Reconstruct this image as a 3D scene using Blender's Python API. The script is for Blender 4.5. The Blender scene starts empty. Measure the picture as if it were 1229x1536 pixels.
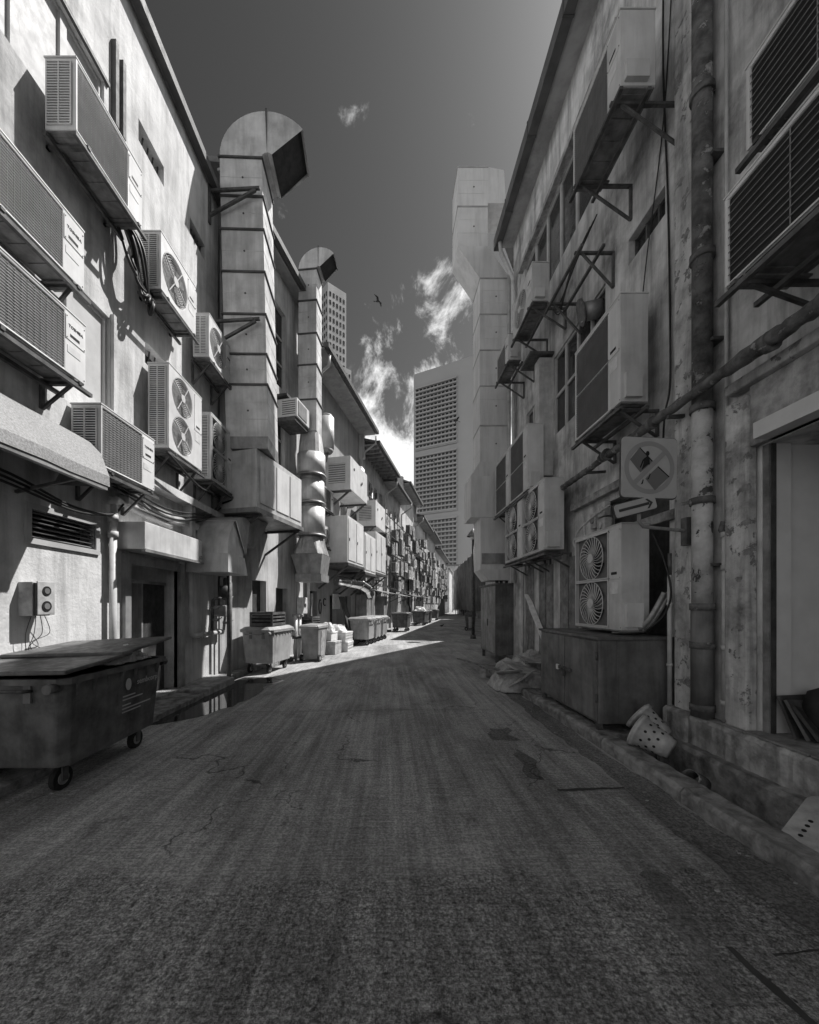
import bpy, bmesh, math, random
from mathutils import Vector, Matrix
R = math.radians
random.seed(7)
scene = bpy.context.scene
COL = scene.collection

# ------------------------------------------------------------------ camera
cam_d = bpy.data.cameras.new('camera')
cam = bpy.data.objects.new('camera', cam_d); COL.objects.link(cam)
cam.location = (0, 0, 1.6); cam.rotation_euler = (R(90), 0, 0)
cam_d.sensor_fit = 'VERTICAL'; cam_d.sensor_height = 36.0; cam_d.sensor_width = 28.8
cam_d.lens = 563.0 / 1536.0 * 36.0
cam_d.shift_x = 0.0199; cam_d.shift_y = 0.0911
cam_d.clip_start = 0.05; cam_d.clip_end = 3000
scene.camera = cam

# ------------------------------------------------------------------ sky, sun, exposure
SUN = Vector((1.0, 0.585, 1.65)).normalized()
EL = math.asin(SUN.z); AZ = math.atan2(SUN.x, SUN.y)
world = bpy.data.worlds.new('World'); scene.world = world; world.use_nodes = True
nt = world.node_tree; nt.nodes.clear()
def wn(t, **k):
    n = nt.nodes.new(t)
    for a, b in k.items(): setattr(n, a, b)
    return n
wl = nt.links.new
w_out = wn('ShaderNodeOutputWorld'); w_bg = wn('ShaderNodeBackground')
w_bg.inputs['Strength'].default_value = 0.10
sky = wn('ShaderNodeTexSky', sky_type='NISHITA', sun_disc=False, sun_elevation=EL, sun_rotation=AZ,
         air_density=1.0, dust_density=0.6, ozone_density=1.5)
sep = wn('ShaderNodeSeparateColor'); wl(sky.outputs[0], sep.inputs[0])     # red-filter black and white sky
tc = wn('ShaderNodeTexCoord')
xyz = wn('ShaderNodeSeparateXYZ'); wl(tc.outputs['Generated'], xyz.inputs[0])
def wmath(op, a, b=None, clamp=False):
    n = wn('ShaderNodeMath', operation=op, use_clamp=clamp)
    for i, q in enumerate((a, b)):
        if q is None: continue
        if isinstance(q, (int, float)): n.inputs[i].default_value = q
        else: wl(q, n.inputs[i])
    return n.outputs[0]
cn = wn('ShaderNodeTexNoise'); cn.inputs['Scale'].default_value = 7.0; cn.inputs['Detail'].default_value = 9
cn.inputs['Roughness'].default_value = 0.66; cn.inputs['Distortion'].default_value = 0.35
cm = wn('ShaderNodeMapping'); cm.inputs['Scale'].default_value = (1.25, 1.0, 1.0); cm.inputs['Location'].default_value = (0.3, 0.15, 0.75)
wl(tc.outputs['Generated'], cm.inputs[0]); wl(cm.outputs[0], cn.inputs['Vector'])
def lobe(d, lo, hi):
    vm = wn('ShaderNodeVectorMath', operation='DOT_PRODUCT'); wl(tc.outputs['Generated'], vm.inputs[0])
    vm.inputs[1].default_value = Vector(d).normalized()
    mr = wn('ShaderNodeMapRange', interpolation_type='SMOOTHSTEP'); wl(vm.outputs['Value'], mr.inputs[0])
    mr.inputs[1].default_value = math.cos(R(hi)); mr.inputs[2].default_value = math.cos(R(lo))
    return mr.outputs[0]
mb_ = wn('ShaderNodeMapRange', interpolation_type='SMOOTHSTEP'); wl(xyz.outputs['Z'], mb_.inputs[0])
mb_.inputs[1].default_value = 0.60; mb_.inputs[2].default_value = 0.36; bank = mb_.outputs[0]      # low cloud bank seen ahead, carried round out of view to add ambient light
bank2 = lobe((0.115, 1, 0.72), 0, 11)
thin = lobe((-0.45, 1, 1.45), 0, 14)
cov = wmath('ADD', wmath('ADD', wmath('MULTIPLY', bank, 0.37), wmath('MULTIPLY', bank2, 0.175)), wmath('MULTIPLY', thin, 0.0))
dens = wmath('ADD', cn.outputs['Fac'], cov)
ramp = wn('ShaderNodeMapRange', interpolation_type='SMOOTHSTEP'); wl(dens, ramp.inputs[0])
ramp.inputs[1].default_value = 0.655; ramp.inputs[2].default_value = 0.86
hz = wn('ShaderNodeMapRange'); wl(xyz.outputs['Z'], hz.inputs[0]); hz.inputs[1].default_value = -0.02; hz.inputs[2].default_value = 0.05
cl = wmath('MULTIPLY', ramp.outputs[0], hz.outputs[0])
skyv = wmath('MULTIPLY', wmath('POWER', wmath('MULTIPLY', sep.outputs[0], 0.8), 1.7), 0.46)
mixw = wn('ShaderNodeMix', data_type='FLOAT'); wl(cl, mixw.inputs['Factor']); wl(skyv, mixw.inputs[2]); mixw.inputs[3].default_value = 7.0
wl(mixw.outputs[0], w_bg.inputs['Color']); wl(w_bg.outputs[0], w_out.inputs[0])

sun_d = bpy.data.lights.new('sun', 'SUN'); sun = bpy.data.objects.new('sun', sun_d); COL.objects.link(sun)
sun_d.energy = 4.2; sun_d.angle = R(0.53); sun_d.color = (1.0, 0.985, 0.97)
sun.rotation_euler = SUN.to_track_quat('Z', 'Y').to_euler(); sun.location = (20, 12, 40)

vs = scene.view_settings
vs.view_transform = 'Standard'; vs.look = 'None'; vs.exposure = 0.70; vs.gamma = 1.0; vs.use_curve_mapping = False
scene.cycles.max_bounces = 8; scene.cycles.diffuse_bounces = 4
scene.cycles.use_denoising = True

# ------------------------------------------------------------------ materials (all greys: the photograph is black and white)
M = {}
def mat(name, v, rough=0.6, metal=0.0, var=0.25, vscale=3.0, streak=0.0, bump=0.15, bscale=45.0, spec=0.35, dirt=0.0, peel=0.0, peelv=0.2, pscale=2.5, rand=0.0):
    m = bpy.data.materials.new(name); m.use_nodes = True; M[name] = m
    t = m.node_tree; b = t.nodes['Principled BSDF']; L = t.links.new
    def N(ty, **k):
        n = t.nodes.new(ty)
        for a, q in k.items(): setattr(n, a, q)
        return n
    def mul(a, c):
        n = N('ShaderNodeMath', operation='MULTIPLY')
        for i, q in enumerate((a, c)):
            if isinstance(q, (int, float)): n.inputs[i].default_value = q
            else: L(q, n.inputs[i])
        return n.outputs[0]
    co = N('ShaderNodeTexCoord'); oi = N('ShaderNodeObjectInfo')
    sc = N('ShaderNodeVectorMath', operation='SCALE'); sc.inputs[0].default_value = (31, 17, 23); L(oi.outputs['Random'], sc.inputs['Scale'])
    ad = N('ShaderNodeVectorMath', operation='ADD'); L(co.outputs['Object'], ad.inputs[0]); L(sc.outputs[0], ad.inputs[1])
    vec = ad.outputs[0]
    def noise(scale, detail=6, r=0.6, vv=None, dist=0.0):
        n = N('ShaderNodeTexNoise'); n.inputs['Scale'].default_value = scale; n.inputs['Detail'].default_value = detail
        n.inputs['Roughness'].default_value = r; n.inputs['Distortion'].default_value = dist; L(vv or vec, n.inputs['Vector']); return n.outputs['Fac']
    def rng(x, a, c, lo, hi, sm=True):
        n = N('ShaderNodeMapRange', interpolation_type='SMOOTHSTEP' if sm else 'LINEAR'); L(x, n.inputs[0])
        for i, q in enumerate((a, c, lo, hi)): n.inputs[i + 1].default_value = q
        return n.outputs[0]
    cur = mul(rng(noise(vscale), 0.3, 0.7, 1 - var, 1 + var * 0.7), v)
    if streak:
        mp = N('ShaderNodeMapping'); mp.inputs['Scale'].default_value = (2.6, 2.6, 0.22); L(vec, mp.inputs[0])
        cur = mul(cur, rng(noise(2.2, 9, 0.68, mp.outputs[0], 0.4), 0.38, 0.72, 1.0, 1 - streak))
    if dirt:
        cur = mul(cur, rng(noise(vscale * 0.45, 8, 0.7), 0.48, 0.72, 1.0, 1 - dirt))
    pm = None
    if peel:
        pn = rng(noise(pscale, 10, 0.68, dist=0.3), 0.62 - peel, 0.64 - peel, 0, 1)
        mx = N('ShaderNodeMix', data_type='FLOAT'); L(pn, mx.inputs['Factor']); L(cur, mx.inputs[2])
        L(mul(rng(noise(14), 0.3, 0.7, 0.6, 1.2), peelv), mx.inputs[3]); cur = mx.outputs[0]; pm = pn
    if rand:
        cur = mul(cur, rng(oi.outputs['Random'], 0, 1, 1 - rand, 1 + rand, False))
    L(cur, b.inputs['Base Color'])
    L(rng(noise(vscale * 3), 0.3, 0.7, max(0.02, rough - 0.12), min(1, rough + 0.12)), b.inputs['Roughness'])
    b.inputs['Metallic'].default_value = metal; b.inputs['Specular IOR Level'].default_value = spec
    if bump:
        bp = N('ShaderNodeBump'); bp.inputs['Strength'].default_value = bump; bp.inputs['Distance'].default_value = 0.02
        h = noise(bscale, 6, 0.6)
        if pm is not None:
            mm = N('ShaderNodeMath', operation='MULTIPLY_ADD'); L(pm, mm.inputs[0]); mm.inputs[1].default_value = -1.5; L(h, mm.inputs[2]); h = mm.outputs[0]
        L(h, bp.inputs['Height']); L(bp.outputs[0], b.inputs['Normal'])
    return m
mat('plaster_lit', 0.60, 0.85, var=0.18, vscale=1.6, streak=0.36, bump=0.4, bscale=24, dirt=0.38, peel=-0.08, peelv=0.42)
mat('plaster_old', 0.58, 0.9, var=0.28, vscale=2.2, streak=0.5, bump=0.6, bscale=18, dirt=0.6, peel=0.0, peelv=0.22, pscale=4.5)
mat('plaster_pilaster', 0.56, 0.9, var=0.3, vscale=3, streak=0.5, bump=0.6, bscale=18, dirt=0.55, peel=0.045, peelv=0.22, pscale=6.5)
mat('plaster_row', 0.56, 0.85, var=0.25, vscale=0.8, streak=0.45, bump=0.2, dirt=0.4, rand=0.12)
mat('plaster_grey', 0.36, 0.85, var=0.15, vscale=0.8, streak=0.3, bump=0.2, dirt=0.25)
mat('interior', 0.56, 0.9, var=0.08, bump=0.05)
mat('concrete', 0.36, 0.9, var=0.4, vscale=6, streak=0.35, dirt=0.5, bump=0.9, bscale=26, peel=0.0, peelv=0.16, pscale=7)
mat('concrete_dark', 0.24, 0.9, var=0.5, vscale=7, dirt=0.6, bump=1.0, bscale=26, peel=0.0, peelv=0.12, pscale=9)
mat('ac_white', 0.70, 0.5, var=0.10, vscale=2.5, streak=0.14, bump=0.03, dirt=0.15, rand=0.10)
mat('ac_cream', 0.60, 0.5, var=0.10, vscale=2.5, streak=0.18, bump=0.03, dirt=0.2, rand=0.08)
mat('ac_pan', 0.20, 0.7, var=0.4, vscale=6, dirt=0.5, bump=0.1)
mat('ac_far', 0.58, 0.6, var=0.2, vscale=4, streak=0.4, bump=0.05, dirt=0.45, rand=0.35)
mat('ac_far_dark', 0.30, 0.6, var=0.3, vscale=4, streak=0.4, bump=0.05, dirt=0.45, rand=0.35)
mat('grille', 0.15, 0.6, var=0.2, bump=0)
mat('grille_grey', 0.22, 0.55, var=0.2, vscale=4, bump=0)
mat('wire_light', 0.58, 0.5, metal=0.0, var=0.15, bump=0)
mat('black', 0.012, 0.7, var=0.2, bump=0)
mat('cable', 0.02, 0.5, var=0.3, bump=0)
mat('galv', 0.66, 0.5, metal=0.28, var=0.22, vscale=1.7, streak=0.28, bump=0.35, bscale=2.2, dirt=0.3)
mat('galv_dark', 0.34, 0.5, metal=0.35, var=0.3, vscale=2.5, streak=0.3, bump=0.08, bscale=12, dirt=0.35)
mat('spangle', 0.25, 0.55, metal=0.35, var=0.35, vscale=60, bump=0.08, bscale=70, dirt=0.2)
mat('chrome', 0.75, 0.16, metal=1.0, var=0.1, vscale=8, bump=0.1, bscale=14)
mat('flange', 0.10, 0.6, metal=0.3, var=0.3, bump=0.1)
mat('steel', 0.11, 0.6, metal=0.3, var=0.4, vscale=8, dirt=0.4, bump=0.15)
mat('steel_light', 0.35, 0.5, metal=0.4, var=0.3, vscale=8, dirt=0.3, bump=0.1)
mat('cabinet_steel', 0.165, 0.55, metal=0.15, var=0.35, vscale=2.5, streak=0.45, dirt=0.5, bump=0.12, bscale=20)
mat('cabinet_pale', 0.30, 0.6, metal=0.15, var=0.3, vscale=2.5, streak=0.4, dirt=0.3, bump=0.1)
mat('bin_dark', 0.13, 0.5, var=0.4, vscale=5, streak=0.4, dirt=0.5, bump=0.12, bscale=20)
mat('bin_grey', 0.34, 0.5, var=0.2, vscale=3, streak=0.25, dirt=0.3, bump=0.08, rand=0.15)
mat('rubber', 0.025, 0.8, var=0.3, bump=0.2)
mat('plastic_white', 0.66, 0.5, var=0.15, vscale=6, dirt=0.3, bump=0.05)
mat('plastic_dirty', 0.42, 0.6, var=0.25, vscale=7, dirt=0.4, bump=0.1)
mat('print', 0.42, 0.7, var=0.2, bump=0)
mat('print_dark', 0.05, 0.6, var=0.2, bump=0)
mat('pvc', 0.50, 0.5, var=0.2, vscale=4, streak=0.2, dirt=0.3, bump=0.05)
mat('pipe_paint', 0.46, 0.6, var=0.3, vscale=5, dirt=0.4, bump=0.4, bscale=25, peel=0.06, peelv=0.06, pscale=4.5)
mat('pipe_rust', 0.13, 0.85, var=0.5, vscale=7, dirt=0.4, bump=0.9, bscale=22, peel=0.04, peelv=0.34, pscale=6)
mat('sign_white', 0.42, 0.5, var=0.08, vscale=5, dirt=0.12, bump=0)
mat('sign_ring', 0.30, 0.5, var=0.06, bump=0)
mat('sign_stripe', 0.15, 0.5, var=0.08, bump=0)
mat('glass', 0.03, 0.12, var=0.2, bump=0, spec=0.6)
mat('window_frame', 0.42, 0.6, var=0.15, dirt=0.2, bump=0.1)
mat('shutter', 0.46, 0.6, var=0.1, dirt=0.15, bump=0.05)
mat('timber_dark', 0.06, 0.7, var=0.4, vscale=5, streak=0.4, bump=0.3)
mat('timber', 0.24, 0.8, var=0.35, vscale=6, streak=0.4, dirt=0.3, bump=0.4)
mat('roof', 0.16, 0.85, var=0.3, vscale=4, bump=0.4)
mat('soffit', 0.34, 0.8, var=0.2, dirt=0.3, bump=0.15)
mat('gutter', 0.09, 0.6, var=0.25, dirt=0.3, bump=0.1)
mat('card', 0.36, 0.9, var=0.35, vscale=5, dirt=0.45, bump=0.3)
mat('styrofoam', 0.75, 0.8, var=0.12, vscale=8, dirt=0.2, bump=0.15)
mat('tower', 0.38, 0.7, var=0.06, vscale=0.05, bump=0)
mat('tower_pale', 0.34, 0.7, var=0.06, vscale=0.05, bump=0)
mat('tower_glass', 0.03, 0.2, var=0.3, vscale=0.3, bump=0, spec=0.6)
mat('mesh_sheet', 0.20, 0.9, var=0.3, vscale=0.5, streak=0.5, bump=0.2)
mat('ground', 0.14, 0.95, var=0.3, vscale=0.5, bump=0.2)
mat('bird', 0.03, 0.7, var=0.3, bump=0)
mat('bird_pale', 0.45, 0.7, var=0.3, bump=0)

def road_mat(name, v, brush, speck, bumpst, dark=0.5, crack=0.0, sps=55, pit=0.64, worn=None):
    m = bpy.data.materials.new(name); m.use_nodes = True; M[name] = m
    t = m.node_tree; b = t.nodes['Principled BSDF']; L = t.links.new
    def N(ty, **k):
        n = t.nodes.new(ty)
        for a, q in k.items(): setattr(n, a, q)
        return n
    co = N('ShaderNodeTexCoord')
    def noise(scale, detail=6, r=0.6, sx=(1, 1, 1), dist=0.0):
        mp = N('ShaderNodeMapping'); mp.inputs['Scale'].default_value = sx; L(co.outputs['Object'], mp.inputs[0])
        n = N('ShaderNodeTexNoise'); n.inputs['Scale'].default_value = scale; n.inputs['Detail'].default_value = detail
        n.inputs['Roughness'].default_value = r; n.inputs['Distortion'].default_value = dist; L(mp.outputs[0], n.inputs['Vector']); return n.outputs['Fac']
    def rng(x, a, c, lo, hi):
        n = N('ShaderNodeMapRange', interpolation_type='SMOOTHSTEP'); L(x, n.inputs[0])
        for i, q in enumerate((a, c, lo, hi)): n.inputs[i + 1].default_value = q
        return n.outputs[0]
    def mul(a, c):
        n = N('ShaderNodeMath', operation='MULTIPLY')
        for i, q in enumerate((a, c)):
            if isinstance(q, (int, float)): n.inputs[i].default_value = q
            else: L(q, n.inputs[i])
        return n.outputs[0]
    big = rng(noise(0.9, 9, 0.66, (1, 0.45, 1), 0.4), 0.3, 0.7, 0.62, 1.36)
    br = noise(2.4, 9, 0.7, (4.5, 0.16, 1), 0.25); br2 = noise(5.0, 8, 0.75, (0.7, 11, 1), 0.3)
    cur = mul(mul(mul(big, v), rng(br, 0.3, 0.7, 1 - brush, 1 + brush)), rng(br2, 0.36, 0.64, 1 - brush * 0.75, 1 + brush * 0.55))
    sp = noise(sps, 4, 0.7)
    cur = mul(cur, rng(sp, 0.40, 0.60, 1 - speck, 1 + speck))
    cur = mul(cur, rng(noise(140, 3, 0.7), 0.56, 0.62, 1.0, 0.55))
    cur = mul(cur, rng(noise(2.0, 10, 0.8, (8, 0.12, 1), 0.15), 0.60, 0.66, 1.0, 1.28))
    st = noise(1.7, 9, 0.72, (1.3, 0.7, 1), 0.5)
    cur = mul(cur, rng(st, 0.60, 0.66, 1.0, 1 - dark))
    ch = noise(21, 7, 0.7, (1.1, 1.0, 1), 0.2)
    cur = mul(cur, rng(ch, pit, pit + 0.05, 1.0, 1 - dark * 0.8))
    if worn:                       # the surface layer has worn off to coarse asphalt nearer than this line
        sx = N('ShaderNodeSeparateXYZ'); L(co.outputs['Object'], sx.inputs[0])
        def madd(x, k, y):
            n = N('ShaderNodeMath', operation='MULTIPLY_ADD'); L(x, n.inputs[0]); n.inputs[1].default_value = k; L(y, n.inputs[2]); return n.outputs[0]
        yy = madd(noise(1.1, 4, 0.6), 0.9, madd(noise(7, 9, 0.72, (1, 1, 1), 0.5), 0.55, sx.outputs['Y']))
        fac = rng(yy, worn + 0.62, worn + 0.84, 0, 1)
        grit = mul(rng(noise(75, 5, 0.8), 0.40, 0.60, 0.5, 1.45), rng(noise(26, 8, 0.8), 0.54, 0.60, 1.0, 0.4))
        low = mul(mul(cur, 0.80), grit)
        mw = N('ShaderNodeMix', data_type='FLOAT'); L(fac, mw.inputs['Factor']); L(low, mw.inputs[2]); L(cur, mw.inputs[3]); cur = mw.outputs[0]
    hcr = None
    if crack:
        mp = N('ShaderNodeMapping'); mp.inputs['Scale'].default_value = (0.9, 0.45, 1)
        dn = N('ShaderNodeTexNoise'); dn.inputs['Scale'].default_value = 2.5; dn.inputs['Detail'].default_value = 5; L(co.outputs['Object'], dn.inputs['Vector'])
        mv = N('ShaderNodeVectorMath', operation='MULTIPLY_ADD'); L(dn.outputs['Color'], mv.inputs[0]); mv.inputs[1].default_value = (0.8, 0.8, 0); L(co.outputs['Object'], mv.inputs[2])
        L(mv.outputs[0], mp.inputs[0])
        vo = N('ShaderNodeTexVoronoi', feature='DISTANCE_TO_EDGE'); vo.inputs['Scale'].default_value = 0.9; L(mp.outputs[0], vo.inputs['Vector'])
        ck = rng(vo.outputs['Distance'], 0.0, 0.012, 0.0, 1.0)
        gate = rng(noise(0.9, 3), 0.48, 0.56, 0, 1)
        inv = N('ShaderNodeMix', data_type='FLOAT'); L(gate, inv.inputs['Factor']); inv.inputs[2].default_value = 1.0; L(ck, inv.inputs[3])
        hcr = inv.outputs[0]
        cur = mul(cur, rng(hcr, 0, 1, 1 - crack, 1.0))
    L(cur, b.inputs['Base Color'])
    L(rng(st, 0.4, 0.66, 0.9, 0.55), b.inputs['Roughness']); b.inputs['Specular IOR Level'].default_value = 0.3
    bp = N('ShaderNodeBump'); bp.inputs['Strength'].default_value = bumpst; bp.inputs['Distance'].default_value = 0.015
    s1 = N('ShaderNodeMath', operation='ADD'); L(sp, s1.inputs[0]); L(br2, s1.inputs[1])
    s2 = N('ShaderNodeMath', operation='ADD'); L(s1.outputs[0], s2.inputs[0]); L(ch, s2.inputs[1])
    L(s2.outputs[0], bp.inputs['Height']); L(bp.outputs[0], b.inputs['Normal'])
road_mat('road_concrete', 0.33, 0.28, 0.24, 0.4, 0.3, 0.45)
road_mat('road_near', 0.345, 0.30, 0.26, 0.9, 0.4, 0.65, worn=2.22)
road_mat('road_far', 0.32, 0.15, 0.12, 0.3, 0.3, 0.4)
road_mat('road_asphalt', 0.17, 0.16, 0.34, 0.9, 0.55, 0.4, 95, 0.57)
road_mat('road_worn', 0.20, 0.2, 0.3, 0.7, 0.5, 0.3, 80, 0.54)
road_mat('road_strip', 0.17, 0.18, 0.4, 0.8, 0.5, 0.6)
wm = bpy.data.materials.new('puddle_water'); wm.use_nodes = True; M['water'] = wm
_b = wm.node_tree.nodes['Principled BSDF']; _b.inputs['Base Color'].default_value = (0.03, 0.03, 0.03, 1)
_b.inputs['Roughness'].default_value = 0.03; _b.inputs['Specular IOR Level'].default_value = 0.9

# ------------------------------------------------------------------ mesh helpers
WL = {}
class Frame:
    """s runs along a facade, o outward into the alley, z up."""
    def __init__(self, x, y, deg, side):
        a = R(deg); self.p = Vector((x, y, 0)); self.u = Vector((math.sin(a), math.cos(a), 0))
        self.n = Vector((math.cos(a), -math.sin(a), 0)) * side
        self.rot = math.atan2(self.n.x, -self.n.y)
    def __call__(self, q): return self.p + self.u * q[0] + self.n * q[1] + Vector((0, 0, q[2]))
FL = Frame(-3.78, 0, 0, 1)          # left wall, near house
FB = Frame(-3.78, 8.2, 13.2, 1)     # left row beyond the bend
FR = Frame(3.40, 0, 0, -1)          # right wall

class MB:
    def __init__(self, F=None): self.V = []; self.P = []; self.S = []; self.F = F
    def v(self, p):
        self.V.append(tuple(self.F(p)) if self.F else tuple(p)); return len(self.V) - 1
    def f(self, idx, smooth=False): self.P.append(tuple(idx)); self.S.append(smooth)
    def poly(self, pts, smooth=False): self.f([self.v(p) for p in pts], smooth); return self
    def box(self, a0, a1, b0, b1, c0, c1):
        i = [self.v((a, b, c)) for c in (c0, c1) for a, b in ((a0, b0), (a1, b0), (a1, b1), (a0, b1))]
        for q in ((0, 3, 2, 1), (4, 5, 6, 7), (0, 1, 5, 4), (1, 2, 6, 5), (2, 3, 7, 6), (3, 0, 4, 7)): self.f([i[k] for k in q])
        return self
    def hexa(self, lo, hi):
        """lo, hi: four points each, bottom and top loops."""
        n = len(lo); a = [self.v(p) for p in lo]; b = [self.v(p) for p in hi]
        self.f(a[::-1]); self.f(b)
        for k in range(n): self.f((a[k], a[(k + 1) % n], b[(k + 1) % n], b[k]))
        return self
    def prism(self, pts, d):
        d = Vector(d); return self.hexa([Vector(p) for p in pts], [Vector(p) + d for p in pts])
    def beam(self, p0, p1, w, h=None):
        p0, p1 = Vector(p0), Vector(p1); h = h or w; d = (p1 - p0).normalized()
        up = Vector((0, 0, 1)) if abs(d.z) < 0.95 else Vector((1, 0, 0))
        a = d.cross(up).normalized() * w / 2; b = a.cross(d).normalized() * h / 2
        return self.hexa([p0 - a - b, p0 + a - b, p0 + a + b, p0 - a + b], [p1 - a - b, p1 + a - b, p1 + a + b, p1 - a + b])
    def cyl(self, p0, p1, r0, r1=None, n=14, cap=True):
        p0, p1 = Vector(p0), Vector(p1); r1 = r0 if r1 is None else r1; d = (p1 - p0).normalized()
        up = Vector((0, 0, 1)) if abs(d.z) < 0.9 else Vector((1, 0, 0)); a = d.cross(up).normalized(); b = d.cross(a)
        A = []; B = []
        for k in range(n):
            t = 2 * math.pi * k / n; e = a * math.cos(t) + b * math.sin(t); A.append(self.v(p0 + e * r0)); B.append(self.v(p1 + e * r1))
        for k in range(n): self.f((A[k], A[(k + 1) % n], B[(k + 1) % n], B[k]), True)
        if cap: self.f(A[::-1]); self.f(B)
        return self
    def tube(self, path, r, n=7):
        P = [Vector(p) for p in path]; prev = None; rings = []
        for i, p in enumerate(P):
            d = (P[min(i + 1, len(P) - 1)] - P[max(i - 1, 0)]).normalized()
            if prev is None:
                up = Vector((0, 0, 1)) if abs(d.z) < 0.9 else Vector((1, 0, 0)); a = d.cross(up).normalized()
            else: a = (prev - d * prev.dot(d)).normalized()
            prev = a; b = d.cross(a); rr = r[i] if isinstance(r, (list, tuple)) else r
            rings.append([self.v(p + (a * math.cos(2 * math.pi * k / n) + b * math.sin(2 * math.pi * k / n)) * rr) for k in range(n)])
        for A, B in zip(rings, rings[1:]):
            for k in range(n): self.f((A[k], A[(k + 1) % n], B[(k + 1) % n], B[k]), True)
        self.f(rings[0][::-1]); self.f(rings[-1]); return self
    def ring(self, c, Rr, r, n=28, m=5, axis='y'):
        c = Vector(c); L = []
        for k in range(n):
            t = 2 * math.pi * k / n; row = []
            for j in range(m):
                q = 2 * math.pi * j / m; rad = Rr + r * math.cos(q); h = r * math.sin(q)
                e = Vector((rad * math.cos(t), h, rad * math.sin(t))) if axis == 'y' else Vector((rad * math.cos(t), rad * math.sin(t), h))
                row.append(self.v(c + e))
            L.append(row)
        for k in range(n):
            for j in range(m): self.f((L[k][j], L[(k + 1) % n][j], L[(k + 1) % n][(j + 1) % m], L[k][(j + 1) % m]), True)
        return self
    def lathe(self, c, prof, n=20, axis='z'):
        c = Vector(c); L = []
        for k in range(n):
            t = 2 * math.pi * k / n
            L.append([self.v(c + (Vector((r * math.cos(t), r * math.sin(t), h)) if axis == 'z' else Vector((h, r * math.cos(t), r * math.sin(t))))) for r, h in prof])
        for k in range(n):
            for j in range(len(prof) - 1): self.f((L[k][j], L[(k + 1) % n][j], L[(k + 1) % n][j + 1], L[k][j + 1]), True)
        return self
    def arc(self, fn, r0, r1, a0, a1, b0, b1, n, closed=False):
        """rectangular duct elbow; fn(r, angle, b) gives the point; open at both ends."""
        prev = None
        for k in range(n + 1):
            t = a0 + (a1 - a0) * k / n
            cur = [self.v(fn(r0, t, b0)), self.v(fn(r1, t, b0)), self.v(fn(r1, t, b1)), self.v(fn(r0, t, b1))]
            if prev:
                for j in range(4): self.f((prev[j], prev[(j + 1) % 4], cur[(j + 1) % 4], cur[j]))
            prev = cur
        return self
    def mesh(self, name, material, bevel=0, weld=False):
        me = bpy.data.meshes.new(name); me.from_pydata(self.V, [], self.P)
        me.polygons.foreach_set('use_smooth', self.S)
        bm = bmesh.new(); bm.from_mesh(me)
        if weld or bevel: bmesh.ops.remove_doubles(bm, verts=bm.verts, dist=1e-5)
        bmesh.ops.recalc_face_normals(bm, faces=bm.faces)
        bm.to_mesh(me); bm.free(); me.materials.append(M[material]); return me
    def build(self, name, material, parent=None, bevel=0, weld=False):
        if self.F is not None and parent is not None:      # authored in world space: bring into the parent's space
            o = WL[parent.name]; self.V = [(a - o.x, b - o.y, c - o.z) for a, b, c in self.V]
        me = self.mesh(name, material, bevel, weld)
        ob = link(name, me, parent)
        if bevel:
            bv = ob.modifiers.new('bevel', 'BEVEL'); bv.width = bevel; bv.segments = 2; bv.limit_method = 'ANGLE'; bv.angle_limit = R(40)
        return ob
W0 = lambda q: Vector(q)
def link(name, data, parent=None):
    ob = bpy.data.objects.new(name, data); COL.objects.link(ob); ob.parent = parent
    WL[ob.name] = WL[parent.name].copy() if parent else Vector((0, 0, 0)); return ob
def tag(o, label, cat, group=None):
    o['label'] = label; o['category'] = cat
    if group: o['group'] = group
    return o
def thing(name, label, cat, loc=(0, 0, 0), rz=0.0, group=None):
    o = bpy.data.objects.new(name, None); COL.objects.link(o); o.location = loc; o.rotation_euler = (0, 0, rz)
    o.empty_display_size = 0.2; WL[o.name] = Vector(loc); return tag(o, label, cat, group)
def struct(o, kind='structure'): o['kind'] = kind; return o
def text(body, size, loc, rot, material, parent, name='lettering', ext=0.002):
    c = bpy.data.curves.new(name, 'FONT'); c.body = body; c.size = size; c.extrude = ext; c.align_x = 'CENTER'; c.align_y = 'CENTER'; c.resolution_u = 2
    tmp = bpy.data.objects.new('tmp', c); COL.objects.link(tmp)
    me = bpy.data.meshes.new_from_object(tmp.evaluated_get(bpy.context.evaluated_depsgraph_get())); bpy.data.objects.remove(tmp)
    me.materials.clear(); me.materials.append(M[material]); ob = link(name, me, parent)
    ob.location = loc; ob.rotation_euler = rot; return ob
def copy_tree(o, parent=None):
    c = o.copy(); COL.objects.link(c); c.parent = parent; WL[c.name] = WL.get(o.name, Vector((0, 0, 0))).copy()
    for ch in list(o.children): copy_tree(ch, c)
    return c
def sag(p0, p1, d, n=10):
    p0, p1 = Vector(p0), Vector(p1)
    return [p0.lerp(p1, k / n) - Vector((0, 0, d * 4 * (k / n) * (1 - k / n))) for k in range(n + 1)]

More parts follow.
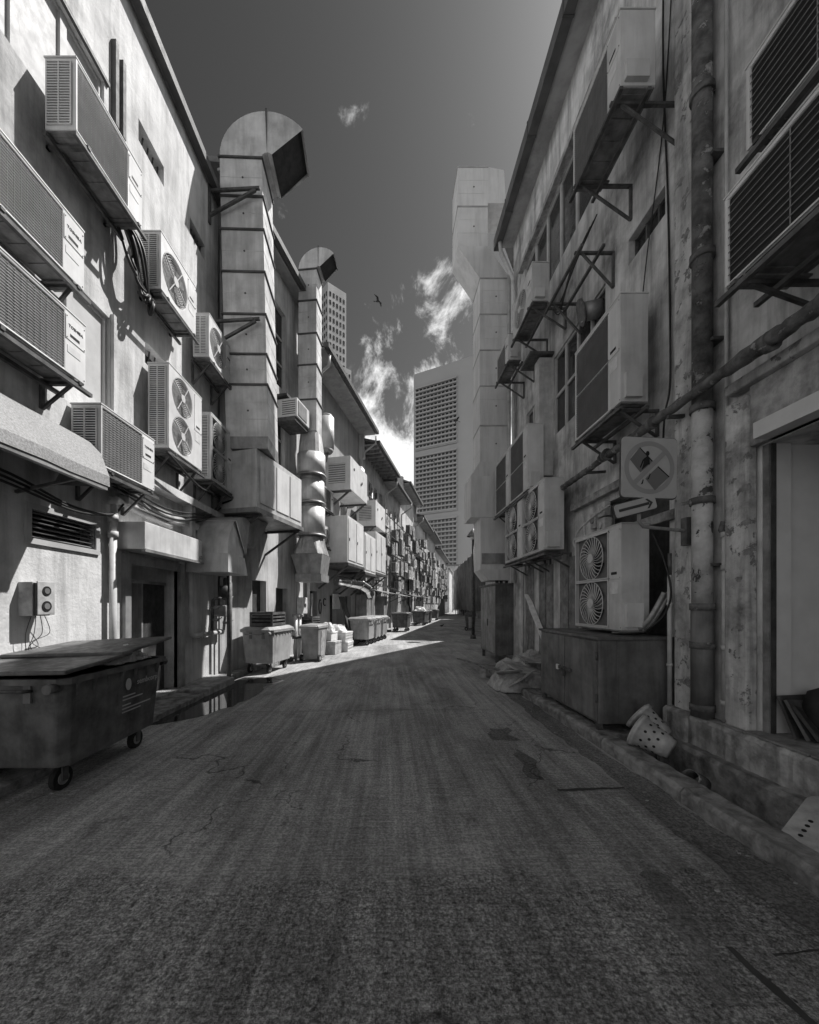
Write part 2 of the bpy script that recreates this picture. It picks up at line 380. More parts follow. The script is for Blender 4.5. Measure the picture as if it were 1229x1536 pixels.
def wall_mesh(F, s0, s1, z0, z1, holes, depth=0.22, o=0.0):
    """a facade sheet with real openings and reveals."""
    mb = MB(F); S = sorted({s0, s1, *[q for h in holes for q in h[:2]]}); Z = sorted({z0, z1, *[q for h in holes for q in h[2:4]]})
    hole = lambda s, z: any(h[0] < s < h[1] and h[2] < z < h[3] for h in holes)
    for a, b in zip(S, S[1:]):
        for c, d in zip(Z, Z[1:]):
            if not hole((a + b) / 2, (c + d) / 2): mb.poly([(a, o, c), (b, o, c), (b, o, d), (a, o, d)])
    for h in holes:
        a, b, c, d = h[:4]; e = o - (h[4] if len(h) > 4 else depth)
        mb.poly([(a, o, c), (a, e, c), (a, e, d), (a, o, d)]).poly([(b, o, c), (b, o, d), (b, e, d), (b, e, c)])
        mb.poly([(a, o, d), (a, e, d), (b, e, d), (b, o, d)]).poly([(a, o, c), (b, o, c), (b, e, c), (a, e, c)])
    return mb
def window(bld, F, s0, s1, z0, z1, cols, rows, o=-0.12, fm='window_frame', pm='glass', w=0.05, name='window'):
    mb = MB(F)
    for k in range(cols + 1):
        s = s0 + (s1 - s0) * k / cols; mb.box(max(s0, s - w / 2), min(s1, s + w / 2), o, o + 0.06, z0, z1)
    for k in range(rows + 1):
        z = z0 + (z1 - z0) * k / rows; mb.box(s0, s1, o + 0.004, o + 0.052, max(z0, z - w / 2), min(z1, z + w / 2))
    fr = mb.build(name, fm, bld)
    for i in range(cols):
        for j in range(rows):
            a = s0 + (s1 - s0) * i / cols; b = s0 + (s1 - s0) * (i + 1) / cols; c = z0 + (z1 - z0) * j / rows; d = z0 + (z1 - z0) * (j + 1) / rows
            MB(F).box(a + 0.01, b - 0.01, o + 0.015, o + 0.025, c + 0.01, d - 0.01).build('pane', pm, fr)
    return fr
def louvre(bld, F, s0, s1, z0, z1, n, o=-0.1, fm='window_frame', sm='grille', rim=0.06, proud=0.025):
    mb = MB(F)
    mb.box(s0 - rim, s1 + rim, -0.01, proud, z1, z1 + rim).box(s0 - rim, s1 + rim, -0.01, proud, z0 - rim, z0)
    mb.box(s0 - rim, s0, -0.01, proud - 0.003, z0, z1).box(s1, s1 + rim, -0.01, proud - 0.003, z0, z1)
    fr = mb.build('louvre_vent', fm, bld)
    MB(F).box(s0, s1, -0.2, -0.19, z0, z1).build('backing', 'black', fr)
    for k in range(n):
        z = z0 + (z1 - z0) * (k + 0.3) / n; h = (z1 - z0) / n
        MB(F).hexa([(s0, -0.02, z), (s1, -0.02, z), (s1, -0.09, z + h * 0.75), (s0, -0.09, z + h * 0.75)], [(s0, -0.014, z + 0.008), (s1, -0.014, z + 0.008), (s1, -0.084, z + h * 0.75 + 0.008), (s0, -0.084, z + h * 0.75 + 0.008)]).build('slat', sm, fr)
    return fr

# ------------------------------------------------------------------ ground, road, kerbs
def sheet(name, pts, z, material, kind='structure', parent=None):
    mb = MB(); mb.poly([(x, y, z) for x, y in pts]); o = mb.build(name, material, parent)
    if kind: struct(o, kind)
    return o
def ragged(pts, amp, step, rnd):
    out = []
    for i, p in enumerate(pts):
        q = pts[(i + 1) % len(pts)]; n = max(1, int(math.dist(p, q) / step))
        for k in range(n):
            t = k / n; out.append((p[0] + (q[0] - p[0]) * t + (rnd.uniform(-amp, amp) if k else 0), p[1] + (q[1] - p[1]) * t + (rnd.uniform(-amp, amp) if k else 0)))
    return out
rnd = random.Random(3)
sheet('ground', [(-1500, -300), (1500, -300), (1500, 2500), (-1500, 2500)], -0.46, 'ground')
road = MB()
TB = 0.2345
Lp = [(-3.3, -8), (-3.3, 8.3)] + [(-3.35 + TB * (y - 8.3), y) for y in (14, 22, 34, 50, 75, 110)]
Rp = [(2.36, -8), (2.36, 9.9)] + [(3.2 + TB * (y - 9.9) + 0.5, y) for y in (14, 22, 34, 50, 75, 110)]
a = [road.v((x, y, 0.0)) for x, y in Lp]; b = [road.v((x, y, 0.0)) for x, y in Rp]
for k in range(len(Lp) - 1): road.f((a[k], b[k], b[k + 1], a[k + 1]))
road = struct(road.build('road', 'road_far'))
sheet('slab', ragged([(-3.25, 5.55), (2.0, 5.75), (2.02, 2.6), (1.98, 2.1), (2.3, 1.9), (2.3, -7.9), (-3.25, -7.9)], 0.02, 0.12, rnd), 0.005, 'road_near', None, road)
sheet('slab', ragged([(-3.25, 5.60), (2.0, 5.8), (2.15, 7.4), (2.3, 9.7), (-3.25, 9.4)], 0.012, 0.2, rnd), 0.0045, 'road_concrete', None, road)
sheet('asphalt_strip', ragged([(1.98, 2.14), (2.12, 1.6), (2.2, 0.6), (2.34, 0.5), (2.345, 2.1), (2.33, 8.5), (2.2, 8.5), (2.12, 7.2), (2.06, 5.5), (2.06, 3.4)], 0.03, 0.15, rnd), 0.0062, 'road_strip', None, road)
sheet('repair_patch', ragged([(1.30, 3.45), (1.42, 3.4), (1.50, 3.9), (1.40, 4.2), (1.32, 4.0)], 0.04, 0.08, rnd), 0.0082, 'road_strip', None, road)
sheet('repair_patch', ragged([(1.22, 4.45), (1.5, 4.4), (1.55, 4.9), (1.3, 4.85)], 0.06, 0.1, rnd), 0.0082, 'road_strip', None, road)
sheet('worn_strip', ragged([(1.30, 1.5), (1.42, 1.5), (1.66, 2.2), (1.52, 2.25)], 0.03, 0.05, rnd), 0.0085, 'road_worn', None, road)
sheet('tar_seam', ragged([(1.75, 1.70), (2.3, 1.76), (2.3, 1.775), (1.75, 1.715)], 0.012, 0.09, rnd), 0.0086, 'print_dark', None, road)
sheet('tar_seam', ragged([(1.45, 3.22), (2.05, 3.26), (2.05, 3.285), (1.45, 3.25)], 0.01, 0.09, rnd), 0.0107, 'print_dark', None, road)
sheet('tar_seam', ragged([(1.62, 1.15), (1.66, 1.15), (1.60, 1.75), (1.57, 1.75)], 0.012, 0.09, rnd), 0.0087, 'print_dark', None, road)
sheet('yard_pavement', [(2.36, 9.9), (70, 9.9), (70, 240), (40, 240)], -0.006, 'road_far')
sheet('far_pavement', [(-12, 110), (70, 110), (70, 260), (-12, 260)], -0.012, 'road_far')
puddle = MB()
pp = ragged([(-3.22, 4.95), (-2.75, 5.3), (-2.45, 5.9), (-2.35, 6.6), (-2.45, 7.3), (-2.2, 7.9), (-2.6, 8.35), (-3.2, 8.3)], 0.07, 0.18, rnd)
puddle.poly([(x, y, 0.0095) for x, y in pp]); struct(puddle.build('puddle_water', 'water'))
kl = MB(W0)
kl.box(-3.95, -3.22, -8, 5.0, -0.45, 0.09); struct(kl.build('left_kerb', 'concrete_dark', None, 0.015))
kl = MB(W0).box(-3.95, -3.20, 5.02, 6.5, -0.45, 0.085); struct(kl.build('left_kerb', 'concrete_dark', None, 0.015))
st = MB(W0)
st.hexa([(-3.85, 6.52, -0.45), (-3.16, 6.52, -0.45), (-3.13, 7.72, -0.45), (-3.85, 7.95, -0.45)], [(-3.85, 6.52, 0.13), (-3.20, 6.55, 0.12), (-3.17, 7.70, 0.13), (-3.85, 7.95, 0.15)])
tag(st.build('concrete_step', 'concrete', None, 0.02), 'broken pale concrete step below the gas pipes at the left wall', 'step')
kb = MB(FB).box(-0.2, 90, -0.2, 0.30, -0.45, 0.08); struct(kb.build('row_kerb', 'concrete', None))

def rough(x0, x1, y0, y1, z0, z1, step, amp, seed):
    rg = random.Random(seed); mb = MB(W0); n = max(1, int((y1 - y0) / step)); prev = None
    for k in range(n + 1):
        y = y0 + (y1 - y0) * k / n; j = lambda a=1.0: rg.uniform(-amp, amp) * a
        cur = [mb.v(p) for p in ((x0 + j(.6), y, z0), (x0 + j(), y, z1 - 0.035 + j()), (x0 + 0.03 + j(), y, z1 + j(.6)), (x1 - 0.03 + j(), y, z1 + j(.6)), (x1 + j(), y, z1 - 0.03 + j()), (x1, y, z0))]
        if prev:
            for a in range(5): mb.f((prev[a], prev[a + 1], cur[a + 1], cur[a]))
        else: mb.f(cur)
        prev = cur
    mb.f(prev[::-1]); return mb
kr = MB(W0); ys = [-8, -2, 0.5, 2.0, 2.9, 3.7, 4.5, 5.4, 6.3, 6.75]
kedge = [-8, -1.2, 0.6, 1.9, 3.05, 4.2, 5.4, 6.75]
for k, (a, b) in enumerate(zip(kedge, kedge[1:])): struct(rough(2.37, 2.61, a + 0.006, b - 0.006, -0.45, 0.115 + 0.004 * (k % 3), 0.05, 0.008, k).build('right_kerb', 'concrete_dark'))
dr = MB(W0); dr.box(2.61, 3.15, -8, 4.28, -0.45, -0.26); struct(dr.build('drain_floor', 'concrete_dark'))
struct(rough(3.08, 3.24, -8, 4.32, -0.44, 0.13, 0.06, 0.008, 31).build('drain_ledge', 'concrete_dark'))
struct(rough(3.20, 3.60, -8, 4.02, -0.43, 0.43, 0.05, 0.009, 32).build('wall_plinth', 'concrete')); struct(rough(3.17, 3.60, 4.025, 4.34, -0.43, 0.45, 0.05, 0.01, 33).build('wall_plinth', 'concrete'))
sl = MB(W0); sl.box(2.612, 3.40, 4.36, 7.2, -0.45, 0.105); struct(sl.build('drain_cover', 'concrete_dark', None, 0.015))
sl = MB(W0); sl.box(2.40, 3.40, 7.24, 9.9, -0.45, 0.05); struct(sl.build('drain_cover', 'concrete_dark', None, 0.015))

rl = random.Random(17); lt = MB()
for k in range(70):
    x, y = (rl.gauss(2.16, 0.10), rl.uniform(1.2, 7.5)) if k < 45 else (rl.uniform(-3.0, -2.6), rl.uniform(2.0, 7.5)); r_ = rl.uniform(0.006, 0.02)
    x = min(x, 2.33); q = rl.uniform(0, 3)
    lt.hexa([(x + r_ * math.cos(q + a), y + r_ * 0.6 * math.sin(q + a), 0.0065) for a in (0, 1.4, 2.9, 4.6)], [(x + 0.8 * r_ * math.cos(q + a), y + 0.5 * r_ * math.sin(q + a), 0.0065 + r_ * 0.35) for a in (0, 1.4, 2.9, 4.6)])
lt = lt.build('grit', 'concrete'); lt['kind'] = 'stuff'; lt['label'] = 'pale grit and crumbs lying along both edges of the road'; lt['category'] = 'grit'
# ------------------------------------------------------------------ house on the left, near
hl = thing('shophouse', 'bright plastered house wall on the left, hung with air conditioners before the first duct', 'building', (-3.78, 4, 0))
holesL = [(3.25, 4.98, 7.2, 8.55), (5.66, 6.30, 8.62, 8.95), (7.12, 7.71, 8.66, 8.97), (5.81, 6.5, 5.36, 5.70), (3.9, 5.08, 4.25, 5.48), (3.95, 4.82, 2.31, 2.62), (5.42, 6.70, 0.1, 2.30, 0.9)]
wall_mesh(FL, -8, 8.3, -0.5, 10.4, holesL).build('wall', 'plaster_lit', hl, weld=True)
MB(FL).box(-8, 8.28, -9, -1.2, -0.5, 10.30).build('core', 'plaster_grey', hl)
MB(FL).box(-8, 8.32, -9, 0.05, 10.40, 10.50).build('roof', 'roof', hl)
mb = MB(FL).box(-8, 8.34, 0.05, 0.17, 10.38, 10.40).box(-8, 8.34, 0.14, 0.17, 10.40, 10.54); mb.build('gutter', 'gutter', hl)
MB(FL).box(8.14, 8.30, -1.25, -0.002, -0.5, 10.39).build('end_wall', 'plaster_lit', hl)
f1 = window(hl, FL, 3.25, 4.98, 7.2, 8.55, 3, 1, -0.10, 'shutter', 'shutter', 0.09)
MB(FL).box(3.15, 5.04, 0.0, 0.035, 8.55, 8.60).build('lintel', 'gutter', hl)
f2 = window(hl, FL, 3.9, 5.08, 4.25, 5.48, 2, 1, -0.10, 'shutter', 'shutter', 0.09)
MB(FL).box(5.09, 5.14, 0.0, 0.05, 4.2, 5.55).build('window_trim', 'plaster_lit', hl)
for q in ((5.66, 6.30, 8.62, 8.95), (7.12, 7.71, 8.66, 8.97), (5.81, 6.5, 5.36, 5.70)):
    mb = MB(FL).box(q[0], q[1], -0.215, -0.205, q[2], q[3]); v = mb.build('vent_slot', 'black', hl)
    for k in range(5):
        s = q[0] + (q[1] - q[0]) * (k + 0.5) / 5; g = MB(FL).beam((s, -0.1, q[2]), (s + 0.06, -0.1, q[3]), 0.018); g.build('bar', 'steel', v)
MB(FL).box(5.10, 5.16, 0.0, 0.07, 8.15, 9.3).box(5.24, 5.30, 0.0, 0.07, 8.15, 9.22).build('cable_duct', 'gutter', hl)
louvre(hl, FL, 3.95, 4.82, 2.31, 2.62, 6)
# doorway
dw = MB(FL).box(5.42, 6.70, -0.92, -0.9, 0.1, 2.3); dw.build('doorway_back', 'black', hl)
fr = MB(FL).box(5.30, 5.42, -0.06, 0.06, 0.09, 2.34).box(6.70, 6.84, -0.06, 0.06, 0.09, 2.34).box(5.42, 6.70, -0.06, 0.045, 2.2, 2.34).build('door_frame', 'galv_dark', hl)
dl_ = MB(FL).box(6.06, 6.64, -0.24, -0.2, 0.12, 1.95).build('door', 'timber_dark', hl)
MB(FL).box(6.02, 6.055, -0.245, -0.19, 0.12, 1.95).build('stile', 'galv_dark', dl_)
MB(FL).box(5.44, 6.68, -0.245, -0.19, 1.95, 2.0).build('transom', 'galv_dark', dl_)
MB(FL).box(5.40, 6.75, -0.5, 0.1, 0.04, 0.13).build('threshold', 'concrete', hl)
cn_ = thing('door_canopy', 'boxy sheet metal canopy over the dark doorway beside the big bin', 'canopy', (-3.5, 6, 2.3))
mb = MB(FL).box(5.18, 6.76, 0.0, 0.41, 2.38, 2.76); mb.build('box_body', 'galv', cn_, 0.008)
MB(FL).box(5.16, 6.78, 0.38, 0.43, 2.34, 2.372).build('drip_edge', 'galv_dark', cn_)
MB(FL).cyl((6.70, 0.415, 2.45), (6.70, 0.43, 2.45), 0.035).build('knob', 'galv_dark', cn_)
# metal awning
aw = thing('awning', 'speckled galvanised sloping awning above the louvre vent', 'awning', (-3.4, 3.2, 2.9))
pr = [(0.0, 3.66), (0.30, 3.50), (0.68, 3.02), (0.70, 2.90)]
mb = MB(FL); n = 10; rows = []
for (o, z), e in zip(pr, (4.55, 4.50, 4.16, 4.14)):
    rows.append([mb.v((1.6 + (e - 1.6) * k / n, o, z + 0.006 * math.sin(k * 2.1 + o * 9))) for k in range(n + 1)])
for A, B in zip(rows, rows[1:]):
    for k in range(n): mb.f((A[k], A[k + 1], B[k + 1], B[k]))
aws = mb.build('canopy_sheet', 'spangle', aw); sm = aws.modifiers.new('solid', 'SOLIDIFY'); sm.thickness = 0.012
MB(FL).box(1.6, 4.12, 0.64, 0.69, 2.86, 2.895).build('lip', 'galv_dark', aw)
for s in (2.0, 2.9, 3.8): MB(FL).beam((s, 0.0, 2.75), (s, 0.64, 2.89), 0.03).build('strut', 'steel', aw)
MB(FL).poly([(4.54, 0.01, 3.62), (4.15, 0.66, 3.0), (4.13, 0.66, 2.9), (4.2, 0.02, 2.95)]).build('end_sheet', 'galv_dark', aw)

# ------------------------------------------------------------------ air conditioners
def plate(mb, x0, x1, z0, z1, y, cells, deep):
    """front panel with cells cut out: ('r', x0, x1, z0, z1) or ('c', x0, x1, z0, z1, radius)"""
    X = sorted({x0, x1, *[q for c in cells for q in c[1:3]]}); Z = sorted({z0, z1, *[q for c in cells for q in c[3:5]]})
    for a, b in zip(X, X[1:]):
        for c, d in zip(Z, Z[1:]):
            if not any(q[1] < (a + b) / 2 < q[2] and q[3] < (c + d) / 2 < q[4] for q in cells): mb.poly([(a, y, c), (b, y, c), (b, y, d), (a, y, d)])
    for q in cells:
        a, b, c, d = q[1:5]; cx, cz = (a + b) / 2, (c + d) / 2
        if q[0] == 'r':
            loop = [(a, c), (b, c), (b, d), (a, d)]
        else:
            r = q[5]; n = 32; loop = [(cx + r * math.cos(2 * math.pi * k / n), cz + r * math.sin(2 * math.pi * k / n)) for k in range(n)]
            out = []
            for k in range(n):
                t = 2 * math.pi * (k) / n; ct, stt = math.cos(t), math.sin(t)
                m = min((b - cx) / abs(ct) if abs(ct) > 1e-6 else 1e9, (d - cz) / abs(stt) if abs(stt) > 1e-6 else 1e9)
                out.append((cx + ct * m, cz + stt * m))
            for k in range(n):
                k2 = (k + 1) % n; pts = [loop[k], out[k]]
                o1, o2 = out[k], out[k2]
                if abs(o1[0] - o2[0]) > 1e-6 and abs(o1[1] - o2[1]) > 1e-6:
                    pts.append((b if max(o1[0], o2[0]) > cx and abs(max(o1[0], o2[0]) - b) < 1e-6 else a, d if max(o1[1], o2[1]) > cz and abs(max(o1[1], o2[1]) - d) < 1e-6 else c))
                pts += [out[k2], loop[k2]]; mb.poly([(x, y, z) for x, z in pts])
        n = len(loop)
        for k in range(n):
            p, q2 = loop[k], loop[(k + 1) % n]; mb.poly([(p[0], y, p[1]), (q2[0], y, q2[1]), (q2[0], y + deep, q2[1]), (p[0], y + deep, p[1])], n > 8)
AC_CACHE = {}
def ac_parts(kind, w, h, d, white):
    key = (kind, round(w, 2), round(h, 2), round(d, 2), white)
    if key in AC_CACHE: return AC_CACHE[key]
    P = []; x0, x1, y0, y1 = -w / 2, w / 2, -d / 2, d / 2; b = 0.03
    pw = min(0.27, 0.27 * w)
    gx0, gx1 = x0 + 0.025, x1 - pw
    rows = 2 if kind in ('fan2', 'square2', 'mesh2') else 1
    cells = []; zz0, zz1 = b + 0.02, h - 0.03
    for j in range(rows):
        c0 = zz0 + (zz1 - zz0) * j / rows + (0.006 if rows > 1 else 0); c1 = zz0 + (zz1 - zz0) * (j + 1) / rows - (0.006 if rows > 1 else 0)
        if kind in ('fan1', 'fan2'):
            r = min((gx1 - gx0), (c1 - c0)) / 2 - 0.012; cells.append(('c', gx0, gx1, c0, c1, r))
        else:
            cells.append(('r', gx0, gx1, c0, c1))
    deep = 0.05
    mb = MB()
    plate(mb, x0, x1, b, h, y0, cells, deep)
    mb.poly([(x0, y0, h), (x1, y0, h), (x1, y1, h), (x0, y1, h)]); mb.poly([(x0, y0, b), (x0, y1, b), (x1, y1, b), (x1, y0, b)])
    mb.poly([(x0, y0, b), (x0, y0, h), (x0, y1, h), (x0, y1, b)]); mb.poly([(x1, y0, b), (x1, y1, b), (x1, y1, h), (x1, y0, h)]); mb.poly([(x0, y1, b), (x0, y1, h), (x1, y1, h), (x1, y1, b)])
    P.append(('casing', mb.mesh('casing', white, weld=True), []))
    top = MB().box(x0 - 0.006, x1 + 0.006, y0 - 0.006, y1 + 0.006, h + 0.001, h + 0.016)
    P.append(('top_panel', top.mesh('top_panel', white), []))
    pan = MB().box(x0 + 0.01, x1 - 0.01, y0 + 0.01, y1 - 0.01, 0.012, b - 0.001)
    for k in range(5):
        x = x0 + w * (k + 0.5) / 5; pan.box(x - 0.05, x + 0.05, y0 + 0.06, y1 - 0.06, 0.003, 0.012)
    for x in (x0 + 0.14, x1 - 0.14): pan.box(x - 0.03, x + 0.03, y0 - 0.02, y1 + 0.02, -0.012, 0.003)
    P.append(('base_pan', pan.mesh('base_pan', 'ac_pan'), []))
    lv = MB().box(x0 - 0.004, x0 - 0.001, y0 + 0.05, y1 - 0.03, b + 0.05, h - 0.05)
    back = ('intake', lv.mesh('intake', 'black'))
    lb = MB(); nb = int((h - 0.1) / 0.03)
    for k in range(nb + 1):
        z = b + 0.05 + (h - b - 0.1) * k / nb; lb.box(x0 - 0.014, x0 - 0.004, y0 + 0.05, y1 - 0.03, z - 0.006, z + 0.006)
    for k in range(3):
        y = y0 + 0.05 + (d - 0.08) * k / 2; lb.box(x0 - 0.016, x0 - 0.004, y - 0.008, y + 0.008, b + 0.05, h - 0.05)
    P.append(('side_louvre', lb.mesh('side_louvre', white), [back]))
    vc = MB().box(x1 + 0.001, x1 + 0.05, y0 + 0.04, y1 - 0.10, b + 0.04, b + 0.04 + h * 0.22)
    P.append(('valve_cover', vc.mesh('valve_cover', white), []))
    for q in cells:
        a, bb, c, dd = q[1:5]; cx, cz = (a + bb) / 2, (c + dd) / 2
        if q[0] == 'c':
            r = q[5]
            g = MB()
            for k in range(9): g.ring((cx, y0 - 0.004, cz), r * (0.24 + 0.76 * k / 8), 0.0032, 28, 4)
            for k in range(4):
                t = R(45 + 90 * k) + 0.2; g.beam((cx + 0.05 * math.cos(t), y0 - 0.008, cz + 0.05 * math.sin(t)), (cx + r * math.cos(t), y0 - 0.008, cz + r * math.sin(t)), 0.011)
            g.cyl((cx, y0 - 0.016, cz), (cx, y0 + 0.0, cz), r * 0.2, n=20)
        else:
            r = min(bb - a, dd - c) / 2 - 0.01; g = MB()
            if kind in ('square2', 'square1'):
                for k in range(26):
                    t = 2 * math.pi * k / 26; pts = []
                    for i in range(5):
                        rr = 0.06 + (r * 1.0 - 0.06) * i / 4; tt = t + 0.55 * (i / 4)
                        pts.append((cx + rr * math.cos(tt), y0 - 0.006 + 0.006 * (i == 4), cz + rr * math.sin(tt)))
                    g.tube(pts, 0.0075, 3)
                g.ring((cx, y0 - 0.004, cz), r, 0.006, 32, 4);
                g.cyl((cx, y0 - 0.02, cz), (cx, y0, cz), 0.065, n=18)
                for (p, s2, e, f2) in ((a, bb, c, c + 0.014), (a, bb, dd - 0.014, dd)): g.box(p, s2, y0 - 0.012, y0 - 0.0005, e, f2)
                for (p, s2) in ((a, a + 0.014), (bb - 0.014, bb)): g.box(p, s2, y0 - 0.0115, y0 - 0.001, c, dd)
            else:
                tw_ = 0.0028 if kind == 'mesh1' else 0.0035; ny = max(8, int((dd - c) / (0.055 if kind == 'mesh1' else 0.028)))
                for k in range(1, ny): z = c + (dd - c) * k / ny; g.box(a, bb, y0 + 0.004, y0 + 0.009, z - tw_, z + tw_)
                nx = 3 if kind == 'mesh1' else max(5, int((bb - a) / 0.06))
                for k in range(1, nx): x = a + (bb - a) * k / nx; g.box(x - 0.003, x + 0.003, y0 + 0.009, y0 + 0.013, c, dd)
        if kind in ('grille', 'mesh2', 'mesh1'):
            bk = MB().box(a, bb, y0 + deep - 0.03, y0 + deep, c, dd)
            P.append(('air_grille', g.mesh('air_grille', 'grille_grey' if kind == 'grille' else 'grille_grey' if kind == 'mesh1' else 'grille'), [('backing', bk.mesh('backing', 'black' if kind == 'mesh1' else 'grille'))]))
        else:
            fan = MB()
            for k in range(4):
                t = math.pi / 2 * k + 0.4
                pts = [(cx + 0.06 * math.cos(t), y0 + 0.045, cz + 0.06 * math.sin(t))]
                for i in range(5):
                    tt = t - 0.1 + 0.95 * i / 4; pts.append((cx + r * 0.9 * math.cos(tt), y0 + 0.02 + 0.022 * i / 4, cz + r * 0.9 * math.sin(tt)))
                fan.poly(pts)
            fan.cyl((cx, y0 + 0.02, cz), (cx, y0 + 0.048, cz), 0.06, n=14)
            bk = MB().cyl((cx, y0 + deep - 0.001, cz), (cx, y0 + deep + 0.01, cz), r * 1.02, n=28) if q[0] == 'c' else MB().box(a, bb, y0 + deep - 0.001, y0 + deep + 0.01, c, dd)
            P.append(('fan_guard', g.mesh('fan_guard', 'wire_light'), [('fan_blades', fan.mesh('fan_blades', 'grille' if q[0] == 'c' else 'black')), ('backing', bk.mesh('backing', 'grille'))]))
    px0, px1 = gx1 + 0.012, x1 - 0.012
    ap = MB().box(px0, px1, y0 - 0.006, y0 - 0.0005, h * (0.56 if rows == 1 else 0.5), h - 0.05)
    st_ = MB().box(px0 + 0.02, px1 - 0.06, y0 - 0.004, y0 - 0.0005, h * 0.36, h * 0.47)
    hd = MB().box(px0 + 0.05, min(px1 - 0.02, px0 + 0.17), y0 - 0.008, y0 - 0.006, h * 0.62 if rows == 1 else h * 0.54, h * 0.62 + 0.03 if rows == 1 else h * 0.54 + 0.035)
    sc_w = MB()
    for sx in (px0 + 0.012, px1 - 0.012):
        for sz in (h - 0.062, h * (0.56 if rows == 1 else 0.5) + 0.014): sc_w.cyl((sx, y0 - 0.010, sz), (sx, y0 - 0.006, sz), 0.006, n=6)
    sc_w.cyl((x1 - 0.02, y0 - 0.004, b + 0.03), (x1 - 0.02, y0, b + 0.03), 0.006, n=6)
    P.append(('access_panel', ap.mesh('access_panel', white), [('handle_recess', hd.mesh('handle_recess', 'black')), ('screws', sc_w.mesh('screws', 'steel'))]))
    P.append(('sticker', st_.mesh('sticker', 'plastic_white'), []))
    AC_CACHE[key] = P; return P
def bracket(F, s0, s1, ofront, z, label, up=False, drop=0.42, group='steel brackets holding the air conditioners'):
    c = F(((s0 + s1) / 2, 0, z)); t = thing('wall_bracket', label, 'bracket', c, 0, group)
    for s in (s0 + 0.12, s1 - 0.12):
        MB(F).box(s - 0.02, s + 0.02, 0.0, ofront + 0.05, z - 0.045, z - 0.013).build('arm', 'steel', t)
        zz = z + drop if up else z - drop
        a = (s, 0.02, zz); b = (s, ofront * 0.9, z - 0.03) if not up else (s, ofront * 0.35, z - 0.02)
        if up: MB(F).box(s - 0.02, s + 0.02, 0.0, 0.03, z - 0.045, z + drop).build('upright', 'steel', t)
        else: MB(F).box(s - 0.02, s + 0.02, 0.0, 0.03, z - drop, z - 0.046).build('upright', 'steel', t)
        MB(F).beam(a, b, 0.028).build('brace', 'steel', t)
    for o in (ofront + 0.02, max(0.08, ofront - 0.30)):
        MB(F).box(s0 - 0.05, s1 + 0.05, o - 0.02, o + 0.02, z - 0.085, z - 0.046).build('rail', 'steel', t)
    return t
def ac(kind, F, s0, s1, ofront, z, h, d, label, white='ac_white', brand=None, group=None, brk=None, up=False, drop=0.42):
    w = s1 - s0; c = F(((s0 + s1) / 2, ofront - d / 2, z))
    t = thing('air_conditioner', label, 'air conditioner', c, F.rot, group)
    for nm, me, subs in ac_parts(kind, w, h, d, white):
        o = link(nm, me, t)
        if nm == 'casing':
            bv = o.modifiers.new('bevel', 'BEVEL'); bv.width = 0.012; bv.segments = 2; bv.limit_method = 'ANGLE'; bv.angle_limit = R(60)
        for sn, sm_ in subs: link(sn, sm_, o)
    if brand:
        pw = min(0.27, 0.27 * w)
        text(brand, 0.045, (w / 2 - pw / 2, -d / 2 - 0.008, h * 0.78), (R(90), 0, 0), 'print_dark', t)
    if brk: bracket(F, s0, s1, ofront, z, brk, up, drop)
    return t
B_ = 'TOSHIBA'
GL = 'air conditioners on the near left wall'; GR = 'air conditioners on the right wall'
ac('grille', FL, 4.03, 5.10, 0.42, 6.68, 0.80, 0.34, 'topmost air conditioner on the near left wall, under the shuttered window', brand=None, group=GL, brk='steel bracket under the topmost air conditioner on the near left wall', up=True)
ac('grille', FL, 3.13, 4.17, 0.39, 5.06, 0.68, 0.33, 'upper of the two stacked grille-front air conditioners cut by the left edge', brand=B_, group=GL, brk='steel bracket under the upper of two air conditioners at the left edge')
ac('grille', FL, 3.13, 4.19, 0.39, 4.03, 0.68, 0.33, 'lower of the two stacked grille-front air conditioners cut by the left edge', brand=B_, group=GL, brk='steel bracket under the lower of two air conditioners at the left edge', drop=0.3)
ac('grille', FL, 4.42, 5.42, 0.39, 3.22, 0.75, 0.36, 'single grille-front air conditioner beside the sloping metal awning', brand=B_, group=GL, brk='steel bracket under the air conditioner beside the awning', drop=0.35)
ac('fan1', FL, 5.58, 6.58, 0.39, 6.28, 0.88, 0.33, 'air conditioner with one round fan beside the black cable bundle', group=GL, brk='steel bracket under the round-fan air conditioner by the cable bundle', up=True)
ac('fan1', FL, 7.07, 8.06, 0.39, 6.26, 0.83, 0.31, 'air conditioner with one round fan next to the first tall duct', group=GL, brk='steel bracket under the round-fan air conditioner next to the duct')
ac('fan2', FL, 5.78, 6.79, 0.39, 4.0, 1.33, 0.33, 'tall air conditioner with two round fans on the left wall', group=GL, brk='steel bracket under the tall two round fan air conditioner')
ac('square2', FL, 7.14, 8.10, 0.39, 3.98, 1.28, 0.33, 'tall air conditioner with two square spiral guards left of the duct', group=GL, brk='steel bracket under the spiral-guard air conditioner left of the duct')
